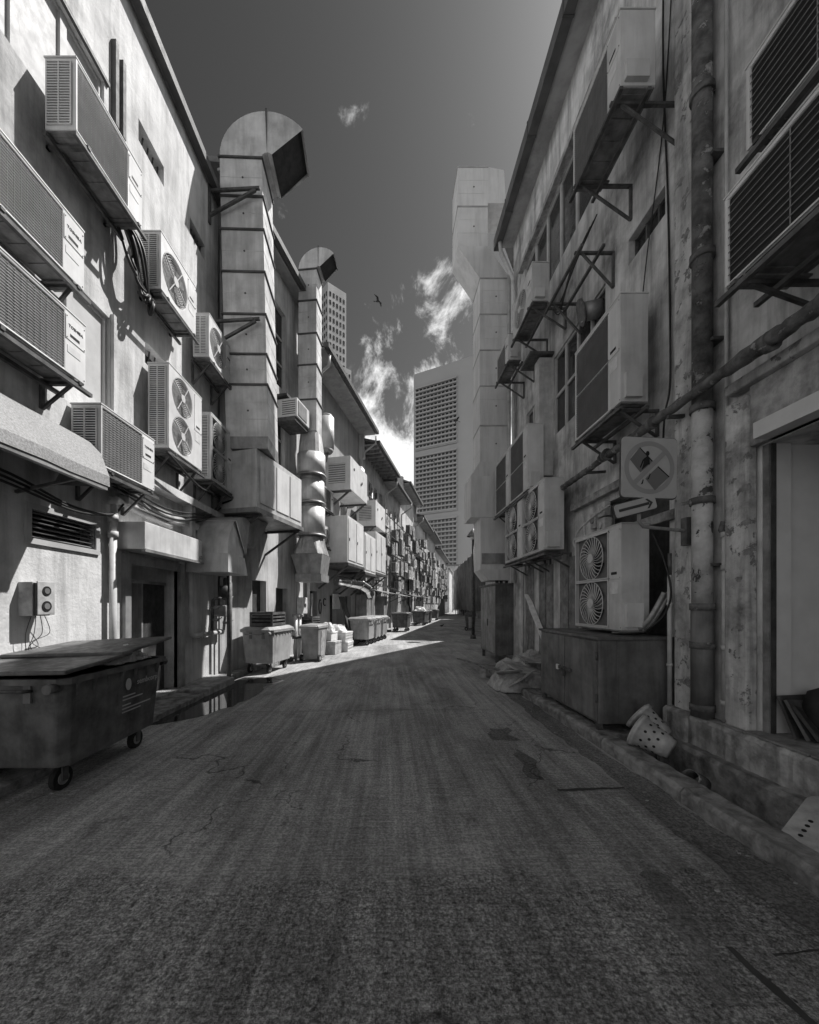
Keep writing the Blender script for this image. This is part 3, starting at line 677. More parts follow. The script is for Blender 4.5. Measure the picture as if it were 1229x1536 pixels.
# right wall
ac('square2', FR, 4.60, 5.75, 0.55, 1.262, 1.34, 0.34, 'tall two-fan air conditioner standing on the steel cabinet under the sign', 'ac_cream', group=GR)
ac('mesh2', FR, 4.62, 5.75, 0.55, 4.08, 1.36, 0.34, 'tall cream air conditioner with streaked panel above the rusty pipe', 'ac_cream', group=GR, brk='steel bracket under the tall cream air conditioner above the pipe', drop=0.35)
ac('grille', FR, 4.28, 5.38, 0.76, 7.50, 0.90, 0.40, 'highest air conditioner on the right wall, on long steel arms', 'ac_cream', group=GR, brk='long steel bracket under the highest right air conditioner', drop=0.5)
ac('mesh2', FR, 7.72, 8.86, 0.55, 3.97, 1.36, 0.33, 'nearer of two dark-grilled tall air conditioners in front of the right windows', 'ac_cream', group=GR, brk='steel bracket under the nearer dark-grilled right air conditioner')
ac('mesh2', FR, 8.90, 10.06, 0.55, 3.97, 1.36, 0.33, 'farther of two dark-grilled tall air conditioners in front of the right windows', 'ac_cream', group=GR, brk='steel bracket under the farther dark-grilled right air conditioner')
ac('square2', FR, 6.88, 8.00, 0.55, 2.60, 1.33, 0.36, 'nearer of two low spiral-guard air conditioners above the leaning planks', 'ac_cream', group=GR, brk='steel bracket under the nearer low spiral-guard air conditioner', drop=0.3)
ac('square2', FR, 8.04, 9.20, 0.55, 2.60, 1.33, 0.36, 'farther of two low spiral-guard air conditioners above the tall cabinet', 'ac_cream', group=GR, brk='steel bracket under the farther low spiral-guard air conditioner', drop=0.3)
ac('fan1', FR, 7.08, 8.17, 0.70, 7.32, 0.75, 0.32, 'small one-fan air conditioner high on the right below the eave', 'ac_cream', group=GR, brk='steel bracket under the small one-fan right air conditioner')
ac('grille', FR, 8.62, 9.55, 0.66, 7.22, 0.62, 0.30, 'smallest high air conditioner at the far end of the right wall', 'ac_cream', group=GR, brk='steel bracket at the far end of the right wall, high up')
ac('mesh1', FR, 1.35, 3.02, 0.70, 4.12, 0.74, 0.5, 'wide black-grilled condenser over the right doorway, lower of two', 'ac_cream', group=GR, brk='steel frame under the lower wide condenser over the doorway', drop=0.25)
ac('mesh1', FR, 1.25, 2.88, 0.66, 5.05, 0.66, 0.5, 'wide black-grilled condenser over the right doorway, upper of two', 'ac_cream', group=GR, brk='steel frame under the upper wide condenser over the doorway', drop=0.2)
bracket(FR, 5.55, 6.75, 0.55, 6.95, 'empty rusty steel bracket below the highest right air conditioner', False, 0.55)

# ------------------------------------------------------------------ ducts
def rect_duct(t, x0, x1, y0, y1, zs, material='galv', fl=0.03, seam='flange'):
    """stacked duct sections with flanges between them, in the thing's own space"""
    for a, b in zip(zs, zs[1:]):
        sgm = MB().hexa([(x0, y0, a), (x1, y0, a), (x1, y1, a), (x0, y1, a)], [(x0, y0, b), (x1, y0, b), (x1, y1, b), (x0, y1, b)])
        n = max(1, int((b - a) / 0.32))
        sec = sgm.build('duct_section', material, t)
        for k in range(1, n):
            z = a + (b - a) * k / n
            MB().box(x0 - 0.004, x1 + 0.004, y0 - 0.004, y1 + 0.004, z - 0.004, z + 0.004).build('swage', material, sec)
        MB().cyl((0.5 * (x0 + x1) + 0.03, y0 - 0.006, (a + b) / 2), (0.5 * (x0 + x1) + 0.03, y0, (a + b) / 2), 0.022, n=8).build('test_plug', 'flange', sec)
    for z in zs[1:]:
        MB().box(x0 - fl, x1 + fl, y0 - fl, y1 + fl, z - 0.018, z + 0.018).build('flange', seam, t)
def hood(t, cx, y0, y1, z, r0, r1, a_end, material='galv', mid=90):
    fn = lambda r, a, b: (cx + r * math.cos(a), b, z + r * math.sin(a))
    MB().arc(fn, r0, r1, R(180), R(mid), y0, y1, 10).build('elbow', material, t)
    MB().arc(fn, r0, r1, R(mid), R(a_end), y0, y1, 6).build('elbow', material, t)
    MB().arc(lambda r, a, b: fn(r, a, b), r0 - 0.03, r1 + 0.03, R(mid + 1.2), R(mid - 1.2), y0 - 0.03, y1 + 0.03, 1).build('flange', 'flange', t)
    p = [fn(r0 + 0.01, R(a_end + 4), y0 + 0.01), fn(r1 - 0.01, R(a_end + 4), y0 + 0.01), fn(r1 - 0.01, R(a_end + 4), y1 - 0.01), fn(r0 + 0.01, R(a_end + 4), y1 - 0.01)]
    MB().poly(p).build('duct_mouth', 'black', t)
d1 = thing('exhaust_duct', 'tall square galvanised duct with hooded mouth, foremost on the left', 'duct', (-3.02, 8.0, 4.95))
d1.rotation_euler = (0, R(-1.3), R(3))
rect_duct(d1, -0.44, 0.44, 0.0, 0.88, [0.25, 1.35, 2.0, 2.85, 3.75, 4.65, 5.35, 6.18])
MB().hexa([(-0.36, 0.02, 0), (0.42, 0.02, 0), (0.42, 1.0, 0), (-0.36, 1.0, 0)], [(-0.44, 0, 0.25), (0.44, 0, 0.25), (0.44, 0.88, 0.25), (-0.44, 0.88, 0.25)]).build('adapter', 'galv_dark', d1)
hood(d1, 0.56, 0, 0.88, 6.2, 0.12, 1.0, 40)
for z, w_ in ((10.3, 0.3), (7.55, 0.15)):
    t = thing('duct_stay', 'angle steel stay tying the first duct to the wall, %s one' % ('upper' if z > 9 else 'lower'), 'bracket', (-3.7, 8, z), 0, 'stays of the first duct')
    MB(W0).beam((-3.78, 7.88, z), (-2.72, 7.90, z + 0.08), 0.05).build('arm', 'steel', t)
    MB(W0).beam((-3.78, 7.86, z - 0.55), (-2.80, 7.88, z + 0.02), 0.05).build('brace', 'steel', t)
    MB(W0).box(-3.785, -3.74, 7.83, 7.90, z - 0.7, z + 0.1).build('wall_plate', 'steel', t)
fb = thing('fan_box', 'large sheet metal fan box under the foremost duct with two access panels', 'fan box', tuple(FB((1, 0.5, 3.6))), 0)
MB(FB).box(-0.02, 2.08, 0.12, 1.0, 3.68, 4.93).build('box_body', 'galv', fb, 0.01)
for a, b in ((0.10, 0.72), (0.80, 1.38), (1.44, 2.02)): MB(FB).box(a, b, 1.0, 1.018, 3.80, 4.82).build('access_panel', 'galv' if a < 0.5 else 'ac_white', fb, 0.006)
MB(FB).box(-0.06, 2.12, 0.06, 1.04, 3.58, 3.678).build('drip_tray', 'galv_dark', fb)
for s in (0.15, 1.95):
    MB(FB).beam((s, 0.0, 2.95), (s, 0.98, 3.56), 0.05).build('brace', 'steel', fb); MB(FB).box(s - 0.03, s + 0.03, 0, 1.02, 3.52, 3.578).build('arm', 'steel', fb)
MB(W0).tube([(-3.05, 8.16, 4.5), (-3.02, 8.08, 4.35), (-3.1, 8.08, 4.1), (-3.3, 8.1, 3.9), (-3.6, 8.1, 3.8)], 0.02).build('power_cable', 'cable', fb)
# kitchen hood elbow
ke = thing('hood_duct', 'curved sheet metal hood duct over the gas pipes', 'duct', (-3.4, 7.2, 2.3))
fnk = lambda r, a, b: (b, 7.86 + r * math.cos(a), 2.58 + r * math.sin(a))
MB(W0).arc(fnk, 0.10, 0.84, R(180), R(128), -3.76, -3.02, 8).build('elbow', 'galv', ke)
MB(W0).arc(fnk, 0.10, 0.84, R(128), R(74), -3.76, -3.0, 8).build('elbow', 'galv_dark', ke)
MB(W0).arc(fnk, 0.09, 0.855, R(130), R(126), -3.77, -2.99, 1).build('seam', 'galv', ke)
MB(W0).hexa([(-3.77, 6.95, 2.22), (-2.98, 6.95, 2.22), (-2.98, 7.9, 2.22), (-3.77, 7.9, 2.22)], [(-3.77, 7.0, 2.575), (-3.0, 7.0, 2.575), (-3.0, 7.8, 2.575), (-3.77, 7.8, 2.575)]).build('hood_skirt', 'galv', ke)
MB(W0).hexa([(-3.74, 7.92, 3.0), (-3.1, 7.92, 3.0), (-3.0, 8.25, 3.55), (-3.7, 8.25, 3.55)], [(-3.74, 8.6, 2.9), (-3.1, 8.6, 2.9), (-2.9, 9.0, 3.56), (-3.6, 9.0, 3.56)]).build('riser', 'galv_dark', ke)
# second duct
d2 = thing('exhaust_duct', 'second, slimmer hooded duct on the left with round lower drums', 'duct', (-2.47, 11.4, 2.3), R(-6))
rect_duct(d2, -0.29, 0.27, 0, 0.56, [4.6, 5.55, 6.6, 7.55, 8.55, 9.5], 'galv')
hood(d2, 0.33, 0, 0.56, 9.52, 0.06, 0.62, 40)
n = 20
def round_to_square(mb, r, zc, hs, zs, cx, cy):
    A = []; Bq = []
    for k in range(n):
        t = 2 * math.pi * k / n; ct, stt = math.cos(t), math.sin(t); m = hs / max(abs(ct), abs(stt))
        A.append(mb.v((cx + r * ct, cy + r * stt, zc))); Bq.append(mb.v((cx + ct * m, cy + stt * m, zs)))
    for k in range(n): mb.f((A[k], A[(k + 1) % n], Bq[(k + 1) % n], Bq[k]))
    return mb
round_to_square(MB(), 0.40, 3.95, 0.28, 4.58, 0.02, 0.28).build('transition', 'galv', d2)
for z0, z1, r in ((3.30, 3.95, 0.43), (2.45, 3.12, 0.40), (1.45, 2.30, 0.42)):
    s_ = MB().cyl((0.02, 0.28, z0), (0.02, 0.28, z1), r, n=24).build('drum', 'galv', d2)
    MB().cyl((0.02, 0.28, z0 - 0.04), (0.02, 0.28, z0 + 0.02), r + 0.035, n=24).build('drum_ring', 'galv_dark', s_)
MB().cyl((0.02, 0.28, 3.12), (0.02, 0.28, 3.29), 0.34, n=20).build('collar', 'galv_dark', d2)
MB().cyl((0.02, 0.28, 2.3), (0.02, 0.28, 2.45), 0.34, n=20).build('collar', 'galv_dark', d2)
round_to_square(MB(), 0.36, 1.40, 0.48, 0.85, 0.02, 0.28).build('transition', 'galv_dark', d2)
MB().hexa([(-0.30, -0.1, 0.25), (0.42, -0.1, 0.25), (0.42, 0.7, 0.25), (-0.30, 0.7, 0.25)], [(-0.46, -0.2, 0.84), (0.5, -0.2, 0.84), (0.5, 0.76, 0.84), (-0.46, 0.76, 0.84)]).build('lower_hood', 'galv_dark', d2)
MB().box(-0.34, 0.46, -0.14, 0.74, 0.02, 0.245).build('hood_mouth', 'galv_dark', d2)
# right duct
d3 = thing('exhaust_duct', 'tall pale painted duct at the far end of the right wall', 'duct', (2.95, 10.45, 2.3))
mat('paint_seam', 0.34, 0.7, var=0.2, bump=0.1)
mat('duct_white', 0.62, 0.7, var=0.1, vscale=1.0, streak=0.2, bump=0.05)
rect_duct(d3, -0.42, 0.42, 0, 0.85, [3.3, 4.3, 5.4, 6.4, 7.4, 8.4], 'duct_white', 0.012, 'paint_seam')
MB().hexa([(-0.42, 0, 8.4), (0.42, 0, 8.4), (0.42, 0.85, 8.4), (-0.42, 0.85, 8.4)], [(-1.04, 0, 9.3), (-0.2, 0, 9.3), (-0.2, 0.85, 9.3), (-1.04, 0.85, 9.3)]).build('offset', 'duct_white', d3)
rect_duct(d3, -1.04, -0.2, 0, 0.85, [9.3, 10.4, 11.5], 'duct_white', 0.012, 'paint_seam')
MB().hexa([(-0.2, 0, 10.5), (0.30, 0, 10.5), (0.30, 0.85, 10.5), (-0.2, 0.85, 10.5)], [(-0.2, 0, 11.5), (0.25, 0, 11.42), (0.25, 0.85, 11.42), (-0.2, 0.85, 11.5)]).build('side_mouth', 'duct_white', d3)
MB().hexa([(-0.68, 0, 2.9), (0.42, 0, 2.9), (0.42, 0.85, 2.9), (-0.68, 0.85, 2.9)], [(-0.42, 0, 3.3), (0.42, 0, 3.3), (0.42, 0.85, 3.3), (-0.42, 0.85, 3.3)]).build('adapter', 'duct_white', d3)
MB().box(-0.68, 0.42, 0.0, 0.85, 1.75, 2.9).build('plenum', 'duct_white', d3)
MB().box(-0.40, 0.42, 0.02, 0.83, 0.30, 1.749).build('lower_plenum', 'duct_white', d3)
MB().hexa([(-0.18, 0.02, 0.0), (0.42, 0.02, 0.0), (0.42, 0.83, 0.0), (-0.18, 0.83, 0.0)], [(-0.40, 0.02, 0.30), (0.42, 0.02, 0.30), (0.42, 0.83, 0.30), (-0.40, 0.83, 0.30)]).build('plenum_base', 'duct_white', d3)
MB().box(-0.37, 0.35, -0.004, 0.018, 0.45, 0.75).build('underside_shade', 'galv_dark', d3)  # dark sheet standing in for the shade below the wide plenum
MB().cyl((0.36, -0.1, 0.4), (0.36, -0.1, 8.4), 0.045, n=10).build('downpipe', 'pvc', d3)

# ------------------------------------------------------------------ left row beyond the bend
def shophouse(label, F, s0, s1, zt, holes, overhang, material='plaster_row', rafters=False, wins=(), depth=9.0, roofrise=1.6):
    b = thing('shophouse', label, 'building', tuple(F(((s0 + s1) / 2, 0, 0))), 0)
    wall_mesh(F, s0, s1, -0.5, zt, holes).build('wall', material, b, weld=True)
    MB(F).box(s0 + 0.002, s1 - 0.002, -depth, -0.35, -0.5, zt).build('core', material, b)
    MB(F).hexa([(s0 - 0.1, overhang, zt), (s1 + 0.1, overhang, zt), (s1 + 0.1, -depth / 2, zt + roofrise), (s0 - 0.1, -depth / 2, zt + roofrise)],
               [(s0 - 0.1, overhang, zt + 0.12), (s1 + 0.1, overhang, zt + 0.12), (s1 + 0.1, -depth / 2, zt + roofrise + 0.14), (s0 - 0.1, -depth / 2, zt + roofrise + 0.14)]).build('roof', 'roof', b)
    MB(F).box(s0 - 0.08, s1 + 0.08, 0.0, overhang - 0.02, zt - 0.06, zt - 0.003).build('soffit', 'soffit', b)
    MB(F).box(s0 - 0.12, s1 + 0.12, overhang, overhang + 0.14, zt - 0.04, zt + 0.12).build('gutter', 'gutter', b)
    if rafters:
        k = s0
        while k < s1:
            MB(F).box(k, k + 0.07, 0, overhang - 0.03, zt - 0.2, zt - 0.061).build('rafter', 'timber', b); k += 0.48
    for h in holes:
        if h[2] < 0.5: MB(F).box(h[0], h[1], -0.2, -0.18, h[2], h[3]).build('door', 'timber_dark', b)
        else: window(b, F, h[0], h[1], h[2], h[3], 2 if h[1] - h[0] > 0.7 else 1, 3 if h[3] - h[2] > 1.2 else 1, -0.14, 'window_frame', 'glass', 0.05)
    return b
b1 = shophouse('narrow house with tall dark shutters between the two left ducts', FB, 0.12, 4.2, 11.2, [(2.0, 3.05, 7.9, 10.2), (1.9, 3.0, 4.9, 7.2), (1.35, 2.0, 0.1, 2.25), (2.5, 3.2, 0.1, 2.1)], 0.35, 'plaster_row')
b2 = shophouse('house with deep plain eave above the two louvred boxes', FB, 4.22, 10.3, 9.9, [(5.4, 6.2, 6.6, 8.0), (4.7, 5.3, 0.1, 2.1), (6.5, 7.2, 0.1, 2.0), (8.2, 9.0, 0.3, 2.0)], 0.80, 'plaster_grey')
RW = lambda s0, s1, zs: [(s0 + (s1 - s0) * (k + 0.25) / 4, s0 + (s1 - s0) * (k + 0.75) / 4, z, z + 1.25) for k in range(4) for z in zs]
b3 = shophouse('house with exposed rafters under its eave on the left row', FB, 10.32, 15.0, 9.35, RW(10.5, 14.9, (4.4, 6.9)) + [(11.5, 12.3, 0.1, 2.1), (13.6, 14.4, 0.1, 2.1)], 0.9, 'plaster_row', True)
b4 = shophouse('pale house after the raftered one, crowded with small air conditioners', FB, 15.02, 20.2, 9.1, RW(15.2, 20.0, (3.3, 6.5)) + [(15.4, 16.0, 0.1, 2.1), (16.4, 17.1, 0.1, 2.1), (18.2, 19.0, 0.1, 2.1)], 0.75, 'plaster_row')
b5 = shophouse('taller house with white gable in the far left row', FB, 20.22, 26.5, 10.6, RW(20.4, 26.4, (3.4, 6.4)) + [(20.8, 21.5, 0.1, 2.1), (22.4, 23.2, 0.1, 2.1), (24.6, 25.6, 0.1, 2.1)], 0.7, 'plaster_row', roofrise=2.2)
b6 = shophouse('grey-white house behind the far bins on the left row', FB, 26.52, 34.0, 9.6, RW(26.7, 33.8, (3.6, 6.6)) + [(27.2, 28.0, 0.1, 2.1), (29.2, 30.2, 0.1, 2.1), (31.5, 32.4, 0.1, 2.1)], 0.8, 'plaster_row')
b7 = shophouse('second last house of the receding left row', FB, 34.02, 44.0, 9.9, [(36, 37, 6.2, 7.6), (40, 41, 6.2, 7.6)], 0.8, 'plaster_grey')
b8 = shophouse('last house of the receding left row', FB, 44.02, 60.0, 9.2, [(47, 48, 5.8, 7.2), (53, 54, 5.8, 7.2)], 0.7, 'plaster_row')
for s, zt, bb in ((4.2, 11.8, b1), (10.3, 10.9, b2), (20.2, 11.6, b5), (26.5, 11.4, b5), (34.0, 10.8, b6)):
    MB(FB).hexa([(s - 0.12, 0.25, zt - 2.2), (s + 0.12, 0.25, zt - 2.2), (s + 0.12, -5, zt - 2.2), (s - 0.12, -5, zt - 2.2)], [(s - 0.12, 0.25, zt - 0.5), (s + 0.12, 0.25, zt - 0.5), (s + 0.12, -5, zt + 1.2), (s - 0.12, -5, zt + 1.2)]).build('party_wall', 'plaster_row', bb)
for s, z0, z1 in ((10.25, 0, 9.6), (15.0, 0.1, 9.0), (4.4, 0.1, 9.7), (20.1, 0, 9), (26.4, 0, 9.4)):
    t = tag(MB(FB).tube([(s, 0.85, z1 + 0.1), (s, 0.82, z1 - 0.25), (s, 0.12, z1 - 0.7), (s, 0.1, z1 - 1.0), (s, 0.1, z0)], 0.05, 8).build('downpipe', 'pvc'), 'pale downpipe at the joint %s on the left row' % {10.25: 'after the plain-eaved house', 15.0: 'after the raftered house', 4.4: 'behind the second duct', 20.1: 'before the gabled house', 26.4: 'after the gabled house'}[s], 'pipe', 'downpipes of the left row')
# louvred boxes high on house 2, tanks, panel cabinets
def louvre_box(s0, s1, o0, o1, z0, z1, label):
    t = thing('louvred_box', label, 'ventilator box', tuple(FB(((s0 + s1) / 2, 0.5, z0))), 0, 'louvred ventilator boxes on brackets')
    MB(FB).box(s0, s1, o0, o1, z0, z1).build('casing', 'ac_white', t, 0.01)
    f_ = MB(FB).box(s0 - 0.012, s0 - 0.002, o0 + 0.12, o1 - 0.2, z0 + 0.25, z1 - 0.25).build('louvre_frame', 'grille_grey', t)
    for k in range(9):
        z = z0 + 0.28 + (z1 - z0 - 0.56) * k / 8; MB(FB).box(s0 - 0.03, s0 - 0.013, o0 + 0.12, o1 - 0.2, z - 0.012, z + 0.012).build('slat', 'ac_white', f_)
    for a, z in ((0.2, 0.7), (0.6, 0.45), (0.66, 0.52)): MB(FB).cyl((s0 + (s1 - s0) * a, o1, z0 + (z1 - z0) * z), (s0 + (s1 - s0) * a, o1 + 0.02, z0 + (z1 - z0) * z), 0.05, n=12).build('knob', 'steel', t)
    for s in (s0 + 0.1, s1 - 0.1):
        MB(FB).beam((s, 0.02, z0 - 0.85), (s, o1 - 0.1, z0 - 0.05), 0.06).build('brace', 'steel', t); MB(FB).box(s - 0.04, s + 0.04, 0, o1, z0 - 0.07, z0 - 0.003).build('arm', 'steel', t)
louvre_box(5.6, 7.7, 0.2, 1.15, 5.75, 6.95, 'nearer of two louvred white boxes jutting from the plain-eaved house')
louvre_box(9.2, 11.0, 0.2, 1.1, 5.2, 6.35, 'farther of two louvred white boxes jutting from the left row')
for s, z, lb in ((4.9, 6.9, 'grey capped cylinder hanging just past the second duct'), (8.5, 6.4, 'grey capped cylinder hanging between the two louvred boxes')):
    t = thing('tank', lb, 'tank', tuple(FB((s, 0.5, z))), 0, 'grey capped cylinders')
    MB(FB).cyl((s, 0.55, z), (s, 0.55, z + 1.1), 0.24, n=20).build('drum', 'galv', t); MB(FB).cyl((s, 0.55, z + 1.1), (s, 0.55, z + 1.2), 0.24, 0.17, 20).build('cap', 'galv_dark', t)
    MB(FB).cyl((s, 0.55, z - 0.1), (s, 0.55, z), 0.16, 0.24, 20).build('cap', 'galv_dark', t); MB(FB).tube([(s, 0.55, z - 0.08), (s, 0.5, z - 0.35), (s, 0.2, z - 0.5), (s, 0, z - 0.5)], 0.06).build('elbow', 'galv_dark', t)
def panel_box(s0, s1, o0, o1, z0, z1, label):
    t = thing('fan_box', label, 'fan box', tuple(FB(((s0 + s1) / 2, 0.5, z0))), 0, 'twin-panel fan boxes on the left row')
    MB(FB).box(s0, s1, o0, o1, z0, z1).build('box_body', 'ac_white', t, 0.01); m = (s0 + s1) / 2
    for a, b in ((s0 + 0.08, m - 0.05), (m + 0.05, s1 - 0.08)):
        p = MB(FB).box(a, b, o1, o1 + 0.02, z0 + 0.1, z1 - 0.1).build('access_panel', 'ac_white', t); MB(FB).box(a + 0.04, a + 0.07, o1 + 0.02, o1 + 0.04, (z0 + z1) / 2 - 0.05, (z0 + z1) / 2 + 0.05).build('latch', 'steel', p)
    MB(FB).box(s0 - 0.05, s1 + 0.05, 0.0, o1 + 0.04, z0 - 0.1, z0 - 0.003).build('frame', 'steel', t)
    for s in (s0 + 0.1, s1 - 0.1): MB(FB).beam((s, 0.02, z0 - 0.9), (s, o1, z0 - 0.1), 0.06).build('brace', 'steel', t)
panel_box(5.3, 7.2, 0.15, 1.15, 3.1, 4.75, 'first of three tall twin-panel fan boxes past the second duct')
panel_box(7.35, 9.0, 0.15, 1.15, 2.95, 4.55, 'middle of three tall twin-panel fan boxes past the second duct')
panel_box(9.2, 11.1, 0.15, 1.1, 3.1, 4.95, 'last of three tall twin-panel fan boxes past the second duct')
# window unit on house 1
wu = thing('air_conditioner', 'small window air conditioner with timber surround between the ducts', 'air conditioner', tuple(FB((2.9, 0.3, 6.9))), FB.rot)
mb = MB().box(-0.4, 0.4, -0.35, 0.3, 0, 0.52); mb.build('casing', 'ac_white', wu, 0.01)
g = MB().box(-0.33, 0.2, -0.365, -0.352, 0.06, 0.46).build('air_grille', 'grille_grey', wu)
lb = MB()
for k in range(7): lb.box(-0.412, -0.402, -0.3, 0.1, 0.07 + 0.06 * k, 0.09 + 0.06 * k)
lb.build('side_louvre', 'grille', wu)
MB().box(-0.5, 0.5, -0.1, 0.36, 0.55, 0.62).build('surround_top', 'timber_dark', wu); MB().box(0.42, 0.5, -0.1, 0.36, 0, 0.55).build('surround_side', 'timber_dark', wu)
MB().box(-0.42, 0.42, -0.3, 0.3, -0.12, -0.003).build('shelf', 'steel', wu)
ac('fan1', FB, 4.7, 5.5, 0.5, 3.6, 0.7, 0.32, 'small air conditioner tucked behind the round drums of the second duct', group='air conditioners behind the second duct', brk='bracket under the air conditioner behind the drums')
ac('grille', FB, 4.75, 5.6, 0.5, 4.9, 0.75, 0.35, 'weathered air conditioner above the first twin-panel fan box', group='air conditioners behind the second duct', brk='bracket under the weathered unit above the fan box')
# many small units on the far row
rn = random.Random(11); cnt = 0
proto = {}
rowsz = [(2.75, 'lowest tier'), (3.75, 'second tier'), (4.85, 'third tier'), (5.95, 'fourth tier'), (7.05, 'top tier')]
houses = [(10.4, 15.0, 'raftered house'), (15.1, 20.0, 'pale house after the raftered one'), (20.4, 26.3, 'white-gabled house'), (26.7, 33.8, 'house behind the far bins'), (34.2, 43.5, 'second last house'), (44.3, 58, 'last house')]
ordn = ['first', 'second', 'third', 'fourth', 'fifth', 'sixth', 'seventh', 'eighth']
for h0, h1, hn in houses:
    for z, tn in rowsz:
        s = h0 + rn.uniform(0.2, 0.7) + (1.0 if h0 < 11 and z > 4.5 else 0); k = 0
        while s < h1 - 0.9 and k < 8:
            if rn.random() < 0.6 and not (h0 < 11 and s < 11.3):
                kind = rn.choice(['fan1', 'fan1', 'fan1', 'fan2']) if z < 6 else 'fan1'; hh = 0.66 if kind == 'fan1' else 1.0
                ac(kind, FB, s, s + 0.86, 0.48 + rn.choice([0, 0.1, 0.2]), z + rn.uniform(-0.3, 0.3), hh, 0.32, '%s small air conditioner on the %s, %s' % (ordn[k], tn, hn), white=rn.choice(['ac_far', 'ac_far', 'ac_far_dark']), group='small air conditioners crowding the far left row')
                cnt += 1; k += 1
            s += rn.choice([0.95, 1.0, 1.15, 1.5, 2.0])
        if z < 3.9 or (z > 4.5 and rn.random() < 0.5):
            t = tag(MB(FB).box(h0, h1 - 0.3, 0.40, 0.46, z - 0.14, z - 0.10).build('support_rail', 'steel'), 'steel rail under the %s of units, %s' % (tn, hn), 'rail', 'support rails on the left row')

GPI = 'thin service pipes on the left row'
for hi_, (h0, h1, hn) in enumerate(houses[:5]):
    for k in range(4):
        s = h0 + (h1 - h0) * (k + rn.uniform(0.1, 0.9)) / 4; zt = rn.uniform(5.5, 8.6); zb = rn.choice([0.1, 0.1, 2.0, 3.0]); o = rn.uniform(0.05, 0.12)
        ln = [(s, o, zt), (s + rn.uniform(-.05, .05), o, (zt + zb) / 2), (s, o, zb)] if rn.random() < 0.5 else [(s, o, zt), (s, o, zb + 1.6), (s + 0.5, o + 0.1, zb + 1.2), (s + 0.5, o, zb)]
        tag(MB(FB).tube(ln, rn.uniform(0.025, 0.06), 6).build('service_pipe', rn.choice(['steel', 'pvc', 'steel_light', 'cable'])), '%s service pipe running down the %s' % (ordn[k], hn), 'pipe', GPI)
for hi_, (h0, h1, hn) in enumerate(houses[:4]):
    t = thing('slack_cables', 'slack dark cables strung across the %s' % hn, 'cables', tuple(FB((h0, 0.3, 2.6))), 0)
    for k in range(5):
        z = rn.uniform(2.2, 6.5); MB(FB).tube(sag((h0 + rn.uniform(0, 1), 0.15 + 0.05 * k, z), (h1 - rn.uniform(0, 1.5), 0.2 + 0.08 * k, z + rn.uniform(-0.4, 0.4)), rn.uniform(0.1, 0.5)), 0.02, 5).build('line', 'cable', t)
# ------------------------------------------------------------------ right house
hr = thing('shophouse', 'stained old plaster house along the right side of the alley', 'building', (3.4, 4, 0))
holesR = [(4.62, 5.33, 6.42, 6.78), (5.9, 7.75, 5.08, 6.68), (8.15, 9.3, 4.9, 6.3), (5.6, 9.4, 8.45, 10.02), (1.0, 3.42, 0.43, 3.05, 0.6), (1.2, 2.75, 5.9, 7.2), (4.55, 6.0, 1.0, 3.2)]
wall_mesh(FR, -8, 10.25, -0.5, 11.55, holesR).build('wall', 'plaster_old', hr, weld=True)
MB(W0).hexa([(3.75, 3.6, -0.5), (16, 3.6, -0.5), (14, 26.8, -0.5), (3.75, 10.7, -0.5)], [(3.75, 3.6, 11.5), (16, 3.6, 11.5), (14, 26.8, 11.5), (3.75, 10.7, 11.5)]).build('core', 'plaster_grey', hr)
MB(W0).box(4.9, 16, -8, 3.6, -0.5, 11.5).build('core', 'plaster_grey', hr)
MB(W0).hexa([(3.405, 10.18, -0.5), (3.76, 10.62, -0.5), (3.76, 10.5, -0.5), (3.405, 10.0, -0.5)], [(3.405, 10.18, 11.5), (3.76, 10.62, 11.5), (3.76, 10.5, 11.5), (3.405, 10.0, 11.5)]).build('end_wall', 'plaster_old', hr)
MB(W0).hexa([(3.05, -8, 11.56), (16, -8, 11.56), (14, 26.8, 11.56), (3.05, 10.2, 11.56)], [(3.05, -8, 11.7), (16, -8, 14.0), (14, 26.8, 14.0), (3.05, 10.2, 11.7)]).build('roof', 'roof', hr)
MB(FR).box(-8, 10.3, 0.0, 0.34, 11.40, 11.555).build('soffit', 'soffit', hr)
gt = MB(FR).box(-8, 10.35, 0.345, 0.52, 11.36, 11.66).build('gutter', 'gutter', hr)
for s in (3, 4.6, 6.2, 7.8, 9.3): MB(FR).box(s, s + 0.03, 0.335, 0.53, 11.35, 11.67).build('gutter_joint', 'flange', gt)
window(hr, FR, 4.62, 5.33, 6.42, 6.78, 3, 1, -0.15, 'steel', 'glass', 0.03)
window(hr, FR, 5.9, 7.75, 5.08, 6.68, 4, 2, -0.09, 'window_frame', 'glass', 0.06)
window(hr, FR, 8.15, 9.3, 4.9, 6.3, 3, 2, -0.09, 'window_frame', 'glass', 0.06)
window(hr, FR, 5.6, 9.4, 8.45, 10.02, 6, 1, -0.09, 'window_frame', 'glass', 0.07)
MB(FR).box(5.45, 9.55, 0.0, 0.12, 10.03, 10.14).build('window_ledge', 'concrete', hr)
MB(FR).box(1.0, 2.95, 0.0, 0.3, 7.2, 7.32).build('window_ledge', 'concrete', hr)
MB(FR).box(1.2, 2.75, -0.225, -0.215, 5.9, 7.2).build('dark_pane', 'glass', hr)
MB(FR).box(4.55, 6.0, -0.225, -0.21, 1.0, 3.2).build('boarded_back', 'timber_dark', hr)
MB(FR).box(4.3, 6.85, 0.0, 0.10, 3.30, 3.42).build('string_course', 'concrete', hr, 0.01)
MB(FR).box(4.40, 6.3, 0.0, 0.06, 2.62, 2.74).build('string_course', 'concrete', hr, 0.01)
